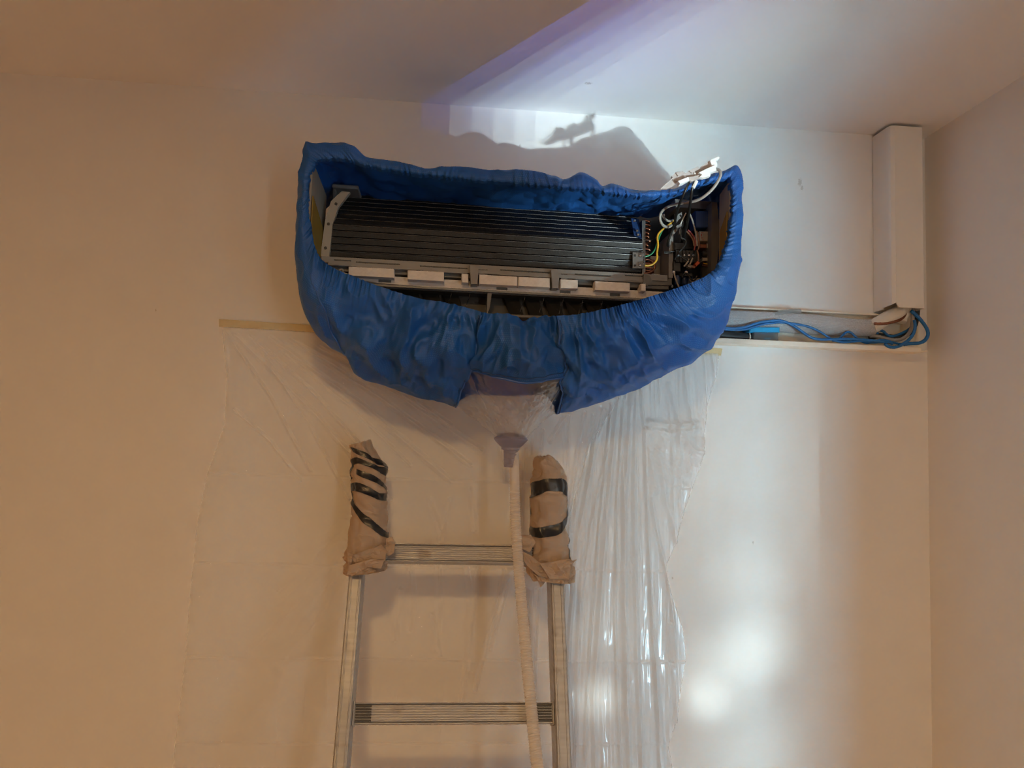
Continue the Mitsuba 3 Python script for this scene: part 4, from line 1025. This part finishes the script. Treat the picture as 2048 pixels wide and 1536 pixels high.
cabs = [([(1405, 653), (1440, 654), (1465, 657), (1490, 654), (1515, 646), (1540, 642), (1560, 641.5), (1580, 648), (1605, 664), (1625, 676), (1650, 679), (1690, 678), (1745, 681), (1770, 684)], .060, .0031, 'blue cable crossing over the white sleeve and dipping behind the tray lip'),
        ([(1405, 657), (1445, 658.5), (1470, 660), (1495, 658), (1520, 650), (1545, 646), (1565, 645), (1590, 648), (1615, 653), (1635, 661), (1650, 670), (1665, 679), (1685, 684), (1720, 682), (1742, 684)], .056, .0026, 'blue cable running just below another and arching to the right'),
        ([(1665, 681), (1682, 674), (1694, 664), (1704, 667), (1716, 678), (1740, 685), (1765, 684), (1785, 688)], .050, .0026, 'short blue cable humped in the middle of the tray'),
        ([(1822, 622), (1836, 634), (1849, 650), (1856, 666), (1852, 678), (1842, 685), (1826, 687), (1808, 689)], .052, .0042, 'thick blue cable making the big loop beside the corner'),
        ([(1828, 640), (1830, 656), (1824, 672), (1812, 684), (1796, 693), (1780, 694), (1770, 687)], .060, .0036, 'blue cable drooping over the tray lip near the corner'),
        ([(1680, 684), (1700, 679), (1718, 681), (1735, 686), (1760, 680), (1790, 686), (1815, 684)], .046, .0026, 'blue cable lying lowest along the tray floor'),
        ([(1755, 668), (1757, 660), (1768, 664), (1778, 672), (1800, 668), (1822, 655), (1828, 640)], .030, .0032, 'blue cable tangled behind the copper pipe')]
for pts, d, r, lb in cabs:
    single('blue_cable', tube(pts, d, r, n=80), 'cable_blue', lb, 'cable', 'blue cables in the open tray', smooth=True)
single('dark_pipe', tube([(1740, 676), (1775, 673), (1800, 675), (1822, 662), (1832, 640), (1834, 615)], [.02, .022, .026, .03, .034, .034], .0065), 'hose_black', 'dark hose curving up behind the blue loops in the corner', 'hose', smooth=True)
single('grey_cable', tube([(1740, 672), (1768, 676), (1795, 680), (1815, 670), (1824, 650), (1826, 615)], [.03, .034, .04, .042, .044, .044], .0042), 'grey_cable_skin', 'grey cable curving up into the duct among the blue loops', 'cable', smooth=True)

# ---------------------------------------------------------------- display bracket hanging over the bag's top edge
db = thing('display_bracket', 'white plastic display holder dangling over the top right edge of the blue bag', 'bracket')


def tilt_plate(pts, ds, th=.003):
    q = Ps(pts, ds); n = np.cross(q[1] - q[0], q[2] - q[0]); n /= np.linalg.norm(n)
    c = q.mean(0)
    from shapely.geometry import Polygon
    e = q[1] - q[0]; e /= np.linalg.norm(e); f = np.cross(n, e)
    P2 = Polygon(np.stack([(q - c) @ e, (q - c) @ f], 1)).buffer(0)
    m = trimesh.creation.extrude_polygon(P2, th, engine='earcut'); v = m.vertices
    m = trimesh.Trimesh(c + v[:, :1] * e + v[:, 1:2] * f + (v[:, 2:] - th / 2) * n, m.faces, process=False); m.fix_normals(); return m


DB = .35
obj('back_plate', prism([(1344, 352), (1352, 344), (1366, 343), (1371, 346), (1395, 334), (1400, 336), (1402, 333), (1421, 320), (1424, 329), (1433, 331), (1432, 341), (1420, 348), (1395, 358), (1378, 363), (1360, 364), (1346, 360)], DB, .006), 'taupe_plastic', db)
obj('foot_flange', prism([(1356, 362), (1377, 353.5), (1379, 361), (1360, 368)], DB + .012, .014), 'white_plastic', db)
obj('side_flange', prism([(1398, 345), (1416, 336), (1431, 330), (1433, 341), (1420, 345), (1421, 352), (1408, 355), (1399, 354), (1404, 349)], DB + .012, .012), 'white_plastic', db)
obj('arm', prism([(1420, 321), (1437, 312.5), (1440, 316), (1432, 321), (1435, 331), (1430, 338), (1424, 332)], DB + .008, .010), 'white_plastic', db)
obj('middle_block', prism([(1378, 354), (1398, 350), (1402, 355), (1384, 362.5), (1379, 361)], DB + .009, .010), 'taupe_plastic', db)
obj('tab', prism([(1352, 345), (1366, 342.5), (1370, 347), (1356, 352)], DB + .004, .012), 'taupe_plastic', db)
obj('tab', prism([(1378, 341), (1396, 333.5), (1401, 337), (1384, 346)], DB + .004, .012), 'taupe_plastic', db)
obj('strut', prism([(1322, 378), (1343, 358), (1356, 362), (1345, 373), (1335, 377)], DB - .004, .003), 'taupe_plastic', db)
obj('strut_edge', sweep(Ps([(1321, 378), (1334, 366), (1345, 357)], DB + .002), .0012, 8), 'taupe_plastic', db)
obj('pivot', cyl(P(1389, 348, DB + .0005), (0, -1, 0), .0016, .003, 12, bev=.0004), 'white_plastic', db)
single('grey_cable', tube([(1420, 347), (1430, 338.5), (1439, 341), (1441, 350), (1435, 364), (1425, 378), (1412, 390), (1398, 399), (1380, 404), (1355, 408), (1335, 414), (1323, 424), (1320, 436), (1324, 448), (1334, 454), (1343, 450)],
                          [.345, .352, .358, .36, .358, .352, .345, .335, .32, .29, .265, .255, .25, .245, .235, .225], .0029, n=150), 'grey_cable_skin', 'grey cable looping from the display holder down into the unit', 'cable', smooth=True)
single('grey_cable', tube([(1325, 428), (1330, 438), (1338, 442), (1346, 440)], [.24, .235, .23, .225], .0024), 'grey_cable_skin', 'short grey cable end inside the larger grey loop', 'cable', smooth=True)
single('black_cable', tube([(1378, 365), (1372, 378), (1364, 396), (1357, 414), (1352, 434), (1346, 456), (1338, 478), (1336, 492)], [.352, .352, .34, .31, .28, .25, .235, .22], .0024, n=90), 'black_cable_skin', 'black cable hanging from the display holder, left of two', 'cable', 'black cables of the display holder', smooth=True)
k_ = single('black_cable', tube([(1391, 362), (1385, 376), (1382, 394), (1379, 420), (1375, 445), (1369, 468), (1362, 488)], [.352, .352, .34, .31, .28, .24, .21], .0027, n=90), 'black_cable_skin', 'black cable with a white plug hanging from the display holder, right of two', 'cable', 'black cables of the display holder', smooth=True)
obj('plug', sweep(Ps([(1393, 362), (1386, 376)], .354), .0036, 8), 'white_plastic', k_, 'white plug')
obj('core', tube([(1372, 426), (1366, 438), (1361, 448)], [.29, .275, .262], .0012), 'white_plastic', k_)
